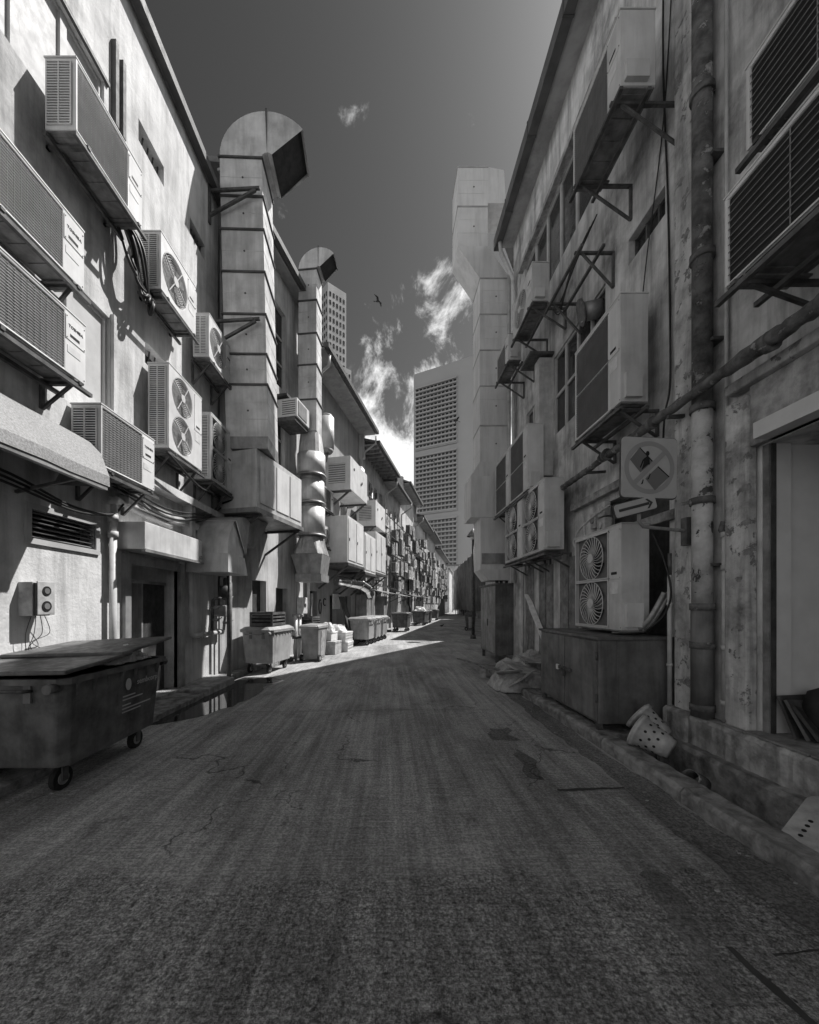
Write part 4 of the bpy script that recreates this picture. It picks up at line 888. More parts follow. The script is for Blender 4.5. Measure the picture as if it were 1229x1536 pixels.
# pilaster and door surround, near right
MB(FR).box(4.05, 4.30, 0.0, 0.14, 0.44, 11.3).build('pilaster', 'plaster_pilaster', hr, 0.02)
MB(FR).box(3.46, 3.70, 0.0, 0.10, 0.43, 3.55).build('pilaster', 'plaster_pilaster', hr, 0.02)
MB(FR).box(0.9, 3.47, 0.0, 0.07, 3.06, 3.62).build('door_header', 'concrete', hr, 0.01)
MB(FR).box(0.9, 3.66, 0.0, 0.14, 3.62, 3.72).build('door_cornice', 'plaster_pilaster', hr, 0.015)
MB(FR).box(3.365, 3.418, -0.05, -0.003, 0.435, 3.05).build('door_frame', 'timber', hr)
MB(FR).box(3.352, 3.364, -0.06, -0.02, 0.435, 3.05).build('door_stop', 'timber_dark', hr)
MB(W0).box(3.46, 4.85, 3.385, 3.415, 0.44, 3.05).build('room_wall', 'interior', hr)
MB(W0).box(3.462, 3.60, 3.36, 3.384, 0.455, 3.05).build('room_pier', 'interior', hr)
MB(W0).box(4.85, 4.9, -0.5, 3.6, 0.3, 3.4).build('room_wall', 'interior', hr)
MB(W0).box(3.2, 4.9, -0.5, 3.3, 3.06, 3.2).build('room_ceiling', 'interior', hr)
for k in range(7): MB(W0).box(3.24, 4.85, -0.4 + 0.55 * k, 0.14 + 0.55 * k - 0.006, 0.435, 0.452).build('floor_board', 'timber', hr)
# lower boarding behind the tall cabinet
for k in range(9):
    s = 6.35 + 0.34 * k; MB(FR).box(s, s + 0.325, 0.0, 0.03 + 0.012 * (k % 3), 0.1, 2.45 + 0.05 * (k % 2)).build('plank', 'timber' if k % 3 else 'plaster_old', hr)

# pipes on the right wall
t = thing('downpipe', 'thick cast iron downpipe with flaking pale paint beside the right doorway', 'pipe', (3.25, 3.9, 0.4))
MB(FR).cyl((3.92, 0.13, 0.44), (3.92, 0.13, 1.55), 0.098, n=18).build('lower_length', 'cabinet_steel', t)
MB(FR).cyl((3.92, 0.13, 1.55), (3.92, 0.13, 3.62), 0.090, n=18).build('painted_length', 'pipe_paint', t)
MB(FR).cyl((3.92, 0.13, 3.62), (3.92, 0.13, 11.3), 0.088, n=18).build('upper_length', 'pipe_rust', t)
for z in (0.5, 1.15, 1.55, 2.65, 3.62, 5.2, 6.9): MB(FR).cyl((3.92, 0.13, z), (3.92, 0.13, z + 0.07), 0.108, n=18).build('collar', 'pipe_rust', t)
for z in (2.0, 4.3, 6.2): MB(FR).box(3.80, 4.04, 0.0, 0.12, z, z + 0.03).build('clip', 'steel', t)
t = thing('rusty_pipe', 'knobbly rusty pipe running along the right wall above the sign', 'pipe', (3.1, 4, 3.7))
pth = [(1.2, 0.30, 3.78), (2.6, 0.30, 3.76), (3.2, 0.29, 3.77), (4.35, 0.28, 3.76), (4.4, 0.28, 3.755), (6.0, 0.26, 3.74), (6.85, 0.25, 3.73)]
rp = random.Random(5); pt = []; rr = []
for (p, q) in zip(pth, pth[1:]):
    for k in range(14):
        e = Vector(p).lerp(Vector(q), k / 14); pt.append(e + Vector((0, rp.uniform(-.004, .004), rp.uniform(-.006, .006)))); rr.append((0.062 if e.x < 3.5 else 0.05) + rp.uniform(-0.007, 0.009))
MB(FR).tube(pt, rr, 12).build('length', 'pipe_rust', t)
for s, r in ((3.05, 0.085), (4.42, 0.075), (5.35, 0.085), (5.45, 0.07), (2.62, 0.1)): MB(FR).cyl((s, 0.285, 3.755), (s + 0.07, 0.285, 3.755), r, r * 0.85, 14).build('coupling', 'pipe_rust', t)
for s in (4.15, 5.9, 2.2): MB(FR).beam((s, 0, 3.70), (s, 0.32, 3.68), 0.035).build('hanger', 'steel', t)
t = thing('conduit', 'slim white conduit between downpipe and doorway', 'pipe', (3.35, 3.62, 0.4), 0)
MB(FR).cyl((3.74, 0.04, 0.44), (3.74, 0.04, 2.28), 0.036, n=12).build('lower_length', 'pvc', t); MB(FR).cyl((3.74, 0.04, 2.3), (3.74, 0.04, 9.0), 0.016, n=10).build('upper_length', 'pvc', t)
for z in (0.6, 1.15, 1.95, 2.28): MB(FR).cyl((3.74, 0.04, z), (3.74, 0.04, z + 0.05), 0.046, n=12).build('socket', 'pvc', t)
MB(FR).tube([(3.74, 0.04, 2.3), (3.77, 0.06, 2.36), (3.74, 0.07, 2.42), (3.71, 0.05, 2.4)], 0.03).build('elbow', 'pipe_rust', t)
t = thing('conduit', 'slim white conduit beside the steel cabinet under the sign', 'pipe', (3.3, 4.33, 0.4), 0)
MB(FR).cyl((4.335, 0.16, 0.45), (4.335, 0.16, 1.95), 0.024, n=12).build('length', 'pvc', t); MB(FR).cyl((4.335, 0.16, 1.95), (4.335, 0.16, 2.2), 0.02, n=10).build('dark_end', 'steel', t)
for z in (0.9, 1.6): MB(FR).cyl((4.335, 0.16, z), (4.335, 0.16, z + 0.03), 0.032, n=12).build('clip', 'pvc', t)
def bundle(name, F, lines, r, label, material='cable', part='line'):
    t = thing(name, label, 'cables', tuple(F(lines[0][0])))
    for l in lines: MB(F).tube(smooth(l), r, 6).build(part, material, t)
    return t
def smooth(pts):
    P = [Vector(p) for p in pts]; out = []
    for i in range(len(P) - 1):
        p0, p1, p2, p3 = P[max(0, i - 1)], P[i], P[i + 1], P[min(len(P) - 1, i + 2)]
        for k in range(6):
            t = k / 6; out.append(0.5 * ((2 * p1) + (p2 - p0) * t + (2 * p0 - 5 * p1 + 4 * p2 - p3) * t * t + (3 * p1 - p0 - 3 * p2 + p3) * t ** 3))
    return out + [P[-1]]
def cable(name, F, pts, r, label, material='cable', group='loose cables'):
    # smooth through the points
    P = [Vector(p) for p in pts]; out = []
    for i in range(len(P) - 1):
        p0, p1, p2, p3 = P[max(0, i - 1)], P[i], P[i + 1], P[min(len(P) - 1, i + 2)]
        for k in range(6):
            t = k / 6; out.append(0.5 * ((2 * p1) + (p2 - p0) * t + (2 * p0 - 5 * p1 + 4 * p2 - p3) * t * t + (3 * p1 - p0 - 3 * p2 + p3) * t ** 3))
    out.append(P[-1]); return tag(MB(F).tube(out, r, 6).build(name, material), label, 'cable', group)
cable('wall_cable', FR, [(4.55, 0.02, 11), (4.62, 0.03, 8.6), (4.55, 0.02, 6.5), (4.50, 0.03, 4.9), (4.48, 0.05, 4.2), (4.5, 0.1, 3.85), (4.45, 0.16, 3.2)], 0.012, 'black cable hanging down the right wall behind the sign')
cable('wall_cable', FR, [(4.45, 0.02, 9.5), (4.62, 0.02, 7.6), (4.9, 0.03, 6.2), (5.0, 0.05, 5.45)], 0.008, 'thin cable dropping to the tall cream air conditioner')
cable('drain_hose', FR, [(4.42, 0.3, 2.45), (4.36, 0.2, 2.1), (4.3, 0.17, 1.75), (4.36, 0.2, 1.5), (4.5, 0.3, 1.3), (4.8, 0.1, 1.25)], 0.012, 'thin hose curling beside the unit on the cabinet')
bundle('insulated_pipes', FR, [[(4.42, 0.10 + 0.06 * k, 1.75), (4.46, 0.15 + 0.06 * k, 1.6), (4.52, 0.22 + 0.06 * k, 1.42), (4.66, 0.26 + 0.06 * k, 1.29), (5.0, 0.15 + 0.06 * k, 1.28)] for k in range(2)], 0.03, 'pair of pale insulated pipes beside the unit on the cabinet', 'steel_light')
cable('loop_cable', FR, [(6.2, 0.2, 3.1), (6.05, 0.25, 2.8), (5.95, 0.3, 2.62), (6.15, 0.3, 2.52), (6.3, 0.3, 2.65), (6.2, 0.25, 2.85), (5.8, 0.2, 3.0), (5.6, 0.1, 3.1)], 0.016, 'pale loop of cable on the right wall by the junction boxes', 'pvc')
bundle('drooping_cables', FR, [[(6.05 + 0.1 * k, 0.05, 7.9), (6.2 + 0.08 * k, 0.3, 7.3), (6.7, 0.35, 7.0 - 0.06 * k), (7.1, 0.3, 7.2), (7.3, 0.2, 7.35)] for k in range(4)], 0.011, 'black cables drooping from the empty bracket on the right wall', 'cable')
jb = thing('junction_box', 'cluster of small cracked junction boxes on the right wall', 'junction box', (3.35, 5.9, 2.8))
for a, b, z0, z1, o in ((5.75, 5.95, 2.98, 3.2, 0.1), (5.72, 5.93, 2.72, 2.95, 0.12), (6.05, 6.2, 2.85, 3.1, 0.08)):
    q = MB(FR).box(a, b, 0, o, z0, z1).build('box_body', 'plastic_dirty', jb, 0.01); MB(FR).cyl(((a + b) / 2, o, (z0 + z1) / 2), ((a + b) / 2, o + 0.02, (z0 + z1) / 2), 0.05, n=10).build('cover', 'plaster_old', q)
t = thing('round_vent', 'round vent cowl sticking out of the right upper window', 'vent', tuple(FR((6.2, 0.0, 6.5))), 0)
MB(FR).cyl((6.2, -0.1, 6.5), (6.25, 0.18, 6.48), 0.14, n=18).build('pipe', 'galv_dark', t); MB(FR).cyl((6.25, 0.18, 6.48), (6.26, 0.21, 6.47), 0.2, 0.2, 20).build('cowl', 'steel', t)
t = thing('cable_trunking', 'pale square trunking rising beside the right windows', 'trunking', tuple(FR((8.0, 0.0, 4.5))), 0)
MB(FR).box(7.8, 8.05, 0.0, 0.28, 4.3, 6.75).build('duct', 'pvc', t); MB(FR).box(7.72, 8.3, 0.0, 0.5, 6.78, 6.83).build('cap_plate', 'steel', t)
t = thing('downpipe', 'thin downpipe at the far end of the right wall', 'pipe', tuple(FR((10.0, 0.1, 0))), 0)
MB(FR).tube([(10.1, 0.42, 11.4), (10.08, 0.4, 11.1), (10.0, 0.1, 10.3), (10.0, 0.08, 9.9), (10.0, 0.08, 2.2)], 0.05, 10).build('length', 'pvc', t)

# ------------------------------------------------------------------ sign
sg = thing('traffic_sign', 'square no-crossing traffic sign facing the camera on the right', 'sign', (2.7, 3.9, 2.7)); sg.rotation_euler = (0, R(0.8), R(4))
def rrect(w, h, r, n=5):
    out = []
    for cx, cz, a0 in ((w / 2 - r, h / 2 - r, 0), (-w / 2 + r, h / 2 - r, 90), (-w / 2 + r, -h / 2 + r, 180), (w / 2 - r, -h / 2 + r, 270)):
        for k in range(n + 1): t = R(a0 + 90 * k / n); out.append((cx + r * math.cos(t), cz + r * math.sin(t)))
    return out
MB().prism([(x, 0.01, z + 0.33) for x, z in rrect(0.625, 0.645, 0.05)], (0, 0.012, 0)).build('backing_plate', 'steel', sg)
MB().prism([(x, 0.0, z + 0.33) for x, z in rrect(0.605, 0.625, 0.045)], (0, 0.0095, 0)).build('face', 'sign_white', sg)
mb = MB(); n = 40
for k in range(n):
    t0, t1 = 2 * math.pi * k / n, 2 * math.pi * (k + 1) / n
    mb.poly([(0.225 * math.cos(t0), -0.002, 0.33 + 0.225 * math.sin(t0)), (0.275 * math.cos(t0), -0.002, 0.33 + 0.275 * math.sin(t0)), (0.275 * math.cos(t1), -0.002, 0.33 + 0.275 * math.sin(t1)), (0.225 * math.cos(t1), -0.002, 0.33 + 0.225 * math.sin(t1))])
mb.build('ring_mark', 'sign_ring', sg)
def P2(pts, y): return [(x, y, 0.33 + z) for x, z in pts]
MB().poly(P2([(-0.187, 0.155), (-0.155, 0.187), (0.187, -0.155), (0.155, -0.187)][::1] and [(-0.19, -0.155), (-0.155, -0.19), (0.19, 0.155), (0.155, 0.19)], -0.0045)).build('slash_mark', 'sign_ring', sg)
MB().poly(P2([(-0.215, 0.075), (-0.115, 0.20), (0.03, 0.06), (-0.10, -0.055)], -0.003)).build('road_mark', 'sign_stripe', sg)
MB().poly(P2([(-0.045, -0.115), (0.085, 0.01), (0.215, -0.09), (0.06, -0.235)], -0.003)).build('road_mark', 'sign_stripe', sg)
MB().poly(P2([(-0.115, 0.20), (-0.105, 0.205), (0.035, 0.07), (0.025, 0.062)], -0.0035)).build('edge_line', 'black', sg)
MB().poly(P2([(0.085, 0.01), (0.095, 0.018), (0.22, -0.085), (0.212, -0.094)], -0.0035)).build('edge_line', 'black', sg)
MB().prism(P2([(-0.025 + 0.02 * math.cos(2 * math.pi * k / 12), 0.145 + 0.026 * math.sin(2 * math.pi * k / 12)) for k in range(12)], -0.0066), (0, 0.0005, 0)).build('figure_head', 'black', sg)
MB().poly(P2([(-0.03, 0.122), (-0.005, 0.10), (0.0, 0.03), (-0.02, 0.03), (-0.09, -0.03), (-0.07, 0.04), (-0.062, 0.08)], -0.006)).build('figure_torso', 'black', sg)
MB().poly(P2([(-0.05, 0.105), (-0.08, 0.075), (-0.11, 0.0), (-0.098, -0.008), (-0.07, 0.06), (-0.045, 0.085)], -0.0062)).build('figure_arm', 'black', sg)
MB().poly(P2([(0.0, -0.06), (-0.012, -0.10), (-0.028, -0.125), (-0.01, -0.122), (0.01, -0.07)], -0.006)).build('figure_foot', 'black', sg)
MB().poly(P2([(-0.075, -0.125), (-0.088, -0.165), (-0.1, -0.18), (-0.075, -0.172), (-0.065, -0.13)], -0.006)).build('figure_foot', 'black', sg)
as_ = thing('arrow_sign', 'small tilted arrow plate below the square traffic sign', 'sign', (2.55, 3.88, 2.62)); as_.rotation_euler = (0, R(-15), R(4))
MB().prism([(x, 0.01, z) for x, z in rrect(0.475, 0.155, 0.03)], (0, 0.012, 0)).build('border', 'print_dark', as_)
MB().prism([(x, 0.0, z) for x, z in rrect(0.455, 0.135, 0.025)], (0, 0.0095, 0)).build('face', 'sign_white', as_)
MB().poly([(-0.19, -0.003, -0.014), (0.15, -0.003, -0.014), (0.15, -0.003, 0.014), (-0.19, -0.003, 0.014)]).build('arrow_shaft', 'print_dark', as_)
MB().poly([(0.19, -0.0035, 0.0), (0.14, -0.0035, 0.05), (0.115, -0.0035, 0.05), (0.16, -0.0035, 0.0), (0.115, -0.0035, -0.05), (0.14, -0.0035, -0.05)]).build('arrow_head', 'print_dark', as_)
sp_ = thing('sign_arm', 'steel pipe arm carrying the two traffic signs', 'sign post', (3.4, 3.95, 2.4))
MB(W0).tube([(3.40, 4.12, 2.40), (3.2, 4.08, 2.41), (2.68, 3.96, 2.43), (2.63, 3.95, 2.48), (2.63, 3.95, 3.2)], 0.018, 10).build('pipe', 'steel_light', sp_)
MB(W0).box(3.2, 3.262, 4.04, 4.12, 2.25, 2.55).build('wall_plate', 'steel', sp_)

# ------------------------------------------------------------------ steel cabinet, tall cabinet
cb = thing('steel_cabinet', 'low rusty steel cabinet with padlocked doors under the right air conditioner', 'cabinet', (2.93, 5.2, 0.1))
MB(W0).box(2.47, 3.38, 4.42, 6.10, 0.20, 1.19).build('carcass', 'cabinet_steel', cb, 0.006)
MB(W0).box(2.44, 3.39, 4.39, 6.13, 1.191, 1.225).build('top', 'cabinet_steel', cb, 0.005)
for a, b in ((4.45, 5.25), (5.27, 6.07)): MB(W0).box(2.458, 2.4695, a, b, 0.23, 1.17).build('door', 'cabinet_steel', cb, 0.003)
for y in (4.47, 6.03):
    for x in (2.5, 3.33): MB(W0).box(x - 0.03, x + 0.03, y - 0.03, y + 0.03, 0.106, 0.199).build('leg', 'steel', cb)
hp = MB(W0).box(2.43, 2.457, 5.05, 5.45, 0.70, 0.74).build('hasp', 'steel', cb)
MB(W0).box(2.425, 2.45, 5.40, 5.46, 0.68, 0.75).build('plate', 'plastic_white', hp)
MB(W0).box(2.405, 2.43, 5.20, 5.27, 0.62, 0.70).tube([(2.418, 5.215, 0.70), (2.418, 5.215, 0.745), (2.418, 5.235, 0.765), (2.418, 5.255, 0.745), (2.418, 5.255, 0.70)], 0.006).build('padlock', 'steel', hp)
for z in (0.45, 0.95): MB(W0).cyl((2.452, 4.44, z), (2.452, 4.44, z + 0.1), 0.012, n=8).build('hinge', 'steel', cb)
tcab = thing('tall_cabinet', 'tall dark steel cabinet beneath the pale duct on the right', 'cabinet', (3.3, 11, 0))
MB(W0).box(2.94, 3.72, 10.36, 12.0, 0.22, 2.17).build('carcass', 'cabinet_steel', tcab, 0.008)
MB(W0).box(2.90, 3.74, 10.33, 12.05, 2.171, 2.21).build('top', 'cabinet_steel', tcab)
for a, b in ((10.40, 11.17), (11.19, 11.96)): MB(W0).box(2.925, 2.939, a, b, 0.26, 2.14).build('door', 'cabinet_pale', tcab)
MB(W0).box(2.90, 2.924, 11.1, 11.14, 1.0, 1.2).build('handle', 'steel', tcab)
for y in (10.45, 11.9):
    for x in (3.0, 3.66): MB(W0).box(x - 0.04, x + 0.04, y - 0.04, y + 0.04, 0, 0.219).build('leg', 'steel', tcab)
for k, (x, y, dx, h_) in enumerate(((3.05, 10.6, -0.08, 0.75), (3.2, 10.7, -0.02, 0.85), (3.38, 10.8, 0.03, 0.6), (3.55, 10.75, 0.05, 0.65))):
    tag(MB(W0).cyl((x, y, 2.212), (x + dx, y, 2.212 + h_), 0.045, n=8).build('stub_pole', 'steel'), '%s of four dark pole ends standing on the tall cabinet' % ordn[k], 'pole', 'poles on the tall cabinet')
for k, (a_, b_) in enumerate((((3.0, 6.45, 0.15), (3.34, 9.1, 1.86)), ((3.1, 6.6, 0.15), (3.33, 8.8, 1.55)))):
    tag(MB(W0).beam(a_, b_, 0.11, 0.03).build('plank', 'styrofoam'), '%s white plank leaning on the right wall behind the low cabinet' % ('longer', 'shorter')[k], 'plank', 'leaning planks')
tag(MB(W0).cyl((3.34, 9.2, 0.06), (3.34, 9.2, 2.6), 0.03, n=8).build('white_pole', 'pvc'), 'white upright pole beside the tall cabinet', 'pole')

# ------------------------------------------------------------------ rubbish pile, pots, tray
def crumple(name, label, cat, x0, x1, y0, y1, z, amp, seed, material, n=16, edge=0.0, group=None, parent=None):
    rc = random.Random(seed); mb = MB(W0); G = []
    ph = [(rc.uniform(2, 9), rc.uniform(2, 9), rc.uniform(0, 6.3), rc.uniform(-1, 1)) for _ in range(9)]
    for i in range(n + 1):
        row = []
        for j in range(n + 1):
            u, v = i / n, j / n; h = 0
            for a, b, c, d in ph: h += abs(math.sin(a * u + b * v + c)) * d
            dome = (1 - (2 * u - 1) ** 4) * (1 - (2 * v - 1) ** 4)
            row.append(mb.v((x0 + (x1 - x0) * u + rc.uniform(-1, 1) * 0.02, y0 + (y1 - y0) * v + rc.uniform(-1, 1) * 0.02, z + edge * dome + max(-edge * 0.5, amp * h * 0.4) * dome + rc.uniform(0, 0.012))))
        G.append(row)
    for i in range(n):
        for j in range(n): mb.f((G[i][j], G[i + 1][j], G[i + 1][j + 1], G[i][j + 1]))
    o = mb.build(name, material, parent)
    sd = o.modifiers.new('solid', 'SOLIDIFY'); sd.thickness = 0.008
    return tag(o, label, cat, group) if label else o
GP = 'cardboard and sheeting in the heap'
crumple('sheeting', 'crumpled pale sheeting at the bottom of the heap by the right kerb', 'sheeting', 2.05, 3.1, 6.75, 7.7, 0.02, 0.2, 1, 'card', n=22, edge=0.46, group=GP)
crumple('sheeting', 'rumpled canvas draped over the back of the heap by the right kerb', 'sheeting', 2.5, 3.3, 7.2, 8.3, 0.14, 0.24, 2, 'card', n=22, edge=0.60, group=GP)
for k, (x, y, z, w_, l, a, tl, lb) in enumerate(((2.55, 7.25, 0.40, 0.55, 0.5, 20, 12, 'flattened cardboard box on top of the heap'), (2.3, 7.1, 0.30, 0.45, 0.4, -25, -18, 'cardboard flap tilted on the front of the heap'), (2.9, 7.5, 0.52, 0.6, 0.45, 5, 8, 'cardboard slab at the back of the heap'), (2.35, 6.85, 0.22, 0.4, 0.45, 40, -32, 'torn cardboard leaning at the kerb end of the heap'))):
    t = thing('cardboard', lb, 'cardboard', (x, y, z), R(a), GP); t.rotation_euler = (R(tl), R(tl * 0.5), R(a))
    MB().box(-w_ / 2, w_ / 2, -l / 2, l / 2, 0, 0.025).build('sheet', 'card', t); MB().box(-w_ / 2, w_ / 2, -l / 2 - 0.1, -l / 2 - 0.004, 0.004, 0.018).build('flap', 'card', t)
crumple('sack', 'crumpled grey sack slumped against the kerb side of the heap', 'sack', 1.98, 2.55, 6.95, 7.6, 0.02, 0.16, 14, 'plastic_dirty', n=18, edge=0.3)
crumple('sack', 'pale torn sack at the far side of the heap', 'sack', 2.35, 3.0, 7.9, 8.7, 0.02, 0.2, 15, 'card', n=18, edge=0.4)
tag(mb.box(2.0, 2.12, 8.2, 8.32, 0.0, 0.2).build('block', 'concrete', None, 0.01), 'small concrete block under the tall cabinet rail', 'block')
tag(MB(W0).beam((1.75, 9.6, 0.24), (2.42, 7.7, 0.22), 0.06, 0.03).build('rail', 'timber'), 'thin timber batten resting on the concrete block', 'batten')
def pot(label, loc, rot, material, sc=1.0):
    t = thing('planter_pot', label, 'planter pot', loc, 0, 'perforated plastic planters'); t.rotation_euler = rot; t.scale = (sc, sc, sc)
    mb = MB().lathe((0, 0, 0), [(0.0, 0.0), (0.085, 0.0), (0.09, 0.03), (0.098, 0.035), (0.1, 0.06), (0.135, 0.25), (0.15, 0.25), (0.155, 0.28), (0.146, 0.28), (0.13, 0.255), (0.09, 0.04), (0.0, 0.03)], 28)
    b = mb.build('pot_body', material, t)
    MB().ring((0, 0, 0.283), 0.15, 0.008, 28, 5, 'z').build('rim', material, t)
    for row, (z, n, off) in enumerate(((0.10, 9, 0), (0.15, 9, 0.35), (0.20, 9, 0))):
        for k in range(n):
            a = 2 * math.pi * k / n + off; r = 0.1 + (z - 0.06) / 0.19 * 0.035
            e = Vector((math.cos(a), math.sin(a), 0)); MB().cyl(e * (r - 0.004) + Vector((0, 0, z)), e * (r + 0.0025) + Vector((0, 0, z)), 0.012, n=8).build('hole', 'black', b)
pot('pale perforated planter lying on its side across the drain', (2.80, 3.72, 0.17), (R(-68), R(10), R(42)), 'plastic_dirty', 1.15)
pot('speckled planter stacked behind the pale one', (2.93, 3.98, 0.20), (R(-55), R(-12), R(28)), 'plaster_old', 1.1)
tag(MB(W0).lathe((0, 0, 0), [(0.062, 0), (0.07, 0), (0.072, 0.2), (0.062, 0.2), (0.062, 0.0)], 18).build('pipe_stub', 'pipe_rust'), 'short cut length of pipe in the drain', 'pipe')
bpy.data.objects['pipe_stub'].location = (2.80, 3.36, 0.0); bpy.data.objects['pipe_stub'].rotation_euler = (R(62), R(8), R(-70))
tr = thing('plastic_tray', 'white plastic tray with round holes propped in the drain at the lower right edge', 'tray', (2.98, 2.39, 0.03)); tr.rotation_euler = (0, R(-15), R(27))
MB().prism([(x, z, 0.10) for x, z in rrect(0.62, 0.55, 0.09)], (0, 0, 0.018)).build('floor', 'plastic_dirty', tr)
rim = MB(); pts = rrect(0.62, 0.55, 0.09); out = rrect(0.68, 0.61, 0.1)
for k in range(len(pts)):
    q = (k + 1) % len(pts); rim.poly([(pts[k][0], pts[k][1], 0.118), (pts[q][0], pts[q][1], 0.118), (out[q][0], out[q][1], 0.05), (out[k][0], out[k][1], 0.05)], True)
rim.build('side_wall', 'plastic_dirty', tr)
for i in range(2):
    for k in range(4): MB().cyl((-0.20 + 0.06 * k, 0.19 - 0.36 * i, 0.117), (-0.20 + 0.06 * k, 0.19 - 0.36 * i, 0.1215), 0.013, n=10).build('hole', 'black', tr)
MB().box(-0.2, 0.2, -0.1, 0.12, 0.1185, 0.127).build('raised_panel', 'plastic_dirty', tr, 0.01)
ub = thing('folded_umbrella', 'dark folded sheets and boards leaning inside the right doorway', 'board stack', (3.57, 3.22, 0.453))
for k, (dx, l, tl, m_) in enumerate(((0.0, 0.30, 34, 'timber_dark'), (0.05, 0.34, 28, 'cabinet_steel'), (0.12, 0.36, 20, 'timber_dark'))):
    o = MB().box(-0.16, 0.22, -0.012, 0.012, 0, l).build('sheet', m_, ub); o.location = (0.04, -0.12 + dx, 0.01); o.rotation_euler = (R(-tl), R(12 - 6 * k), R(28 - 9 * k))
MB().lathe((0.12, 0.0, 0.0), [(0.0, 0.44), (0.07, 0.40), (0.115, 0.22), (0.10, 0.0)], 16).build('bundle', 'black', ub)

# ------------------------------------------------------------------ left wall small things
mt = thing('meter_box', 'small box with two round sockets and loose wires on the sunny left wall', 'electrical box', tuple(FL((3.93, 0.1, 1.48))))
MB(FL).box(3.82, 4.02, 0.0, 0.15, 1.49, 1.84).build('box_body', 'plastic_dirty', mt, 0.008)
MB(FL).box(3.845, 4.045, 0.165, 0.18, 1.50, 1.85).build('cover', 'plastic_dirty', mt, 0.006)
MB(FL).box(3.83, 4.03, 0.1505, 0.1645, 1.50, 1.83).build('gap', 'black', mt)
for z, r in ((1.75, 0.05), (1.59, 0.055)):
    MB(FL).cyl((3.945, 0.18, z), (3.945, 0.186, z), r, n=18).build('socket', 'black', mt); MB(FL).cyl((3.945, 0.186, z), (3.945, 0.19, z), r * 0.6, n=14).build('socket_core', 'grille', mt)
bundle('loose_wires', FL, [[(3.86 + 0.05 * k, 0.1, 1.49), (3.86 + 0.05 * k + 0.04 * (k - 1), 0.08, 1.3), (3.86 + 0.02 * k, 0.05, 1.1 + 0.04 * k), (3.91 + 0.05 * k, 0.03, 0.95 + 0.06 * k)] for k in range(4)], 0.0035, 'thin wires trailing from the small socket box on the left wall')
vp = thing('vent_pipe', 'white plastic pipe with knuckled joints left of the dark doorway', 'pipe', tuple(FL((5.0, 0.08, 0.1))))
MB(FL).cyl((5.03, 0.08, 0.09), (5.03, 0.08, 2.55), 0.045, n=14).build('length', 'pvc', vp)
for z in (2.5, 2.72, 2.95): MB(FL).cyl((5.03, 0.08, z), (5.03, 0.08, z + 0.09), 0.062, n=14).build('socket', 'pvc', vp)
MB(FL).tube([(5.03, 0.08, 2.6), (5.03, 0.1, 2.8), (5.03, 0.08, 3.0), (5.1, 0.06, 3.05), (5.6, 0.06, 2.98), (6.4, 0.06, 2.94)], 0.042, 12).build('branch', 'pvc', vp)
gp = thing('gas_pipe', 'pale gas pipe dropping and turning along the wall right of the doorway', 'pipe', tuple(FL((7.0, 0.1, 1.0))))
MB(FL).tube([(7.02, 0.07, 2.34), (7.03, 0.07, 1.6), (7.04, 0.08, 1.06), (7.08, 0.1, 1.02), (7.2, 0.1, 1.02), (8.3, 0.1, 1.02)], 0.045, 12).build('length', 'pvc', gp)
for s in (7.3, 7.7, 8.2): MB(FL).cyl((s, 0.1, 1.02), (s + 0.07, 0.1, 1.02), 0.06, n=12).build('coupling', 'pvc', gp)
gm = thing('gas_meter', 'cluster of gas valves, regulator and meter under the hood duct', 'gas meter', tuple(FL((8.2, 0.15, 1.3))))
MB(FL).cyl((8.15, 0.22, 1.75), (8.15, 0.22, 2.02), 0.13, n=16).build('regulator', 'steel', gm); MB(FL).box(8.0, 8.3, 0.05, 0.3, 1.36, 1.6).build('meter_body', 'steel_light', gm, 0.02)
MB(FL).tube([(7.75, 0.12, 1.05), (7.76, 0.14, 1.7), (7.80, 0.16, 1.74), (8.1, 0.2, 1.76), (8.15, 0.22, 2.2)], 0.032, 10).build('riser', 'steel', gm)
MB(FL).tube([(8.3, 0.12, 1.05), (8.32, 0.16, 1.5), (8.35, 0.2, 2.25)], 0.03, 10).build('riser', 'steel_light', gm)
for s, z in ((7.76, 1.3), (8.32, 1.22), (8.33, 1.75), (7.76, 1.55)): MB(FL).cyl((s, 0.1, z), (s, 0.26, z), 0.035, n=10).beam((s, 0.26, z), (s + 0.1, 0.28, z + 0.05), 0.015).build('valve', 'steel_light', gm)
bp = thing('stack_pipe', 'pair of dark vertical pipes at the corner below the fan box', 'pipe', tuple(FL((8.1, 0.1, 0.1))))
MB(FL).cyl((8.12, 0.32, 0.02), (8.12, 0.32, 2.6), 0.05, n=12).build('length', 'steel', bp); MB(FL).cyl((8.28, 0.28, 0.02), (8.28, 0.28, 2.6), 0.035, n=12).build('length', 'steel_light', bp)
rc = random.Random(2); bl = []
for k in range(9):
    a = rc.uniform(0, 0.3); e = rc.uniform(-0.06, 0.06)
    bl.append([(4.9 + a, 0.06, 7.0), (5.0 + a, 0.16 + 0.02 * k, 6.6), (5.1 + 0.05 * k + e, 0.26, 6.30 - 0.05 * k), (5.45 + e, 0.22 + 0.015 * k, 6.22 - 0.03 * k), (5.62 + 0.02 * k, 0.1, 6.45), (5.72, 0.05, 6.7)])
bundle('refrigerant_lines', FL, bl, 0.022, 'tangle of black refrigerant lines below the topmost left air conditioner')
bundle('strung_cables', FL, [[(2.5, 0.16 + 0.02 * k, 2.94 - 0.05 * k), (3.6, 0.15, 2.86 - 0.05 * k), (4.3, 0.14 + 0.02 * k, 2.74 - 0.03 * k), (4.95, 0.12, 2.80), (5.2, 0.1, 3.0)] for k in range(3)], 0.014, 'dark cables strung under the awning above the louvre vent', 'cable')
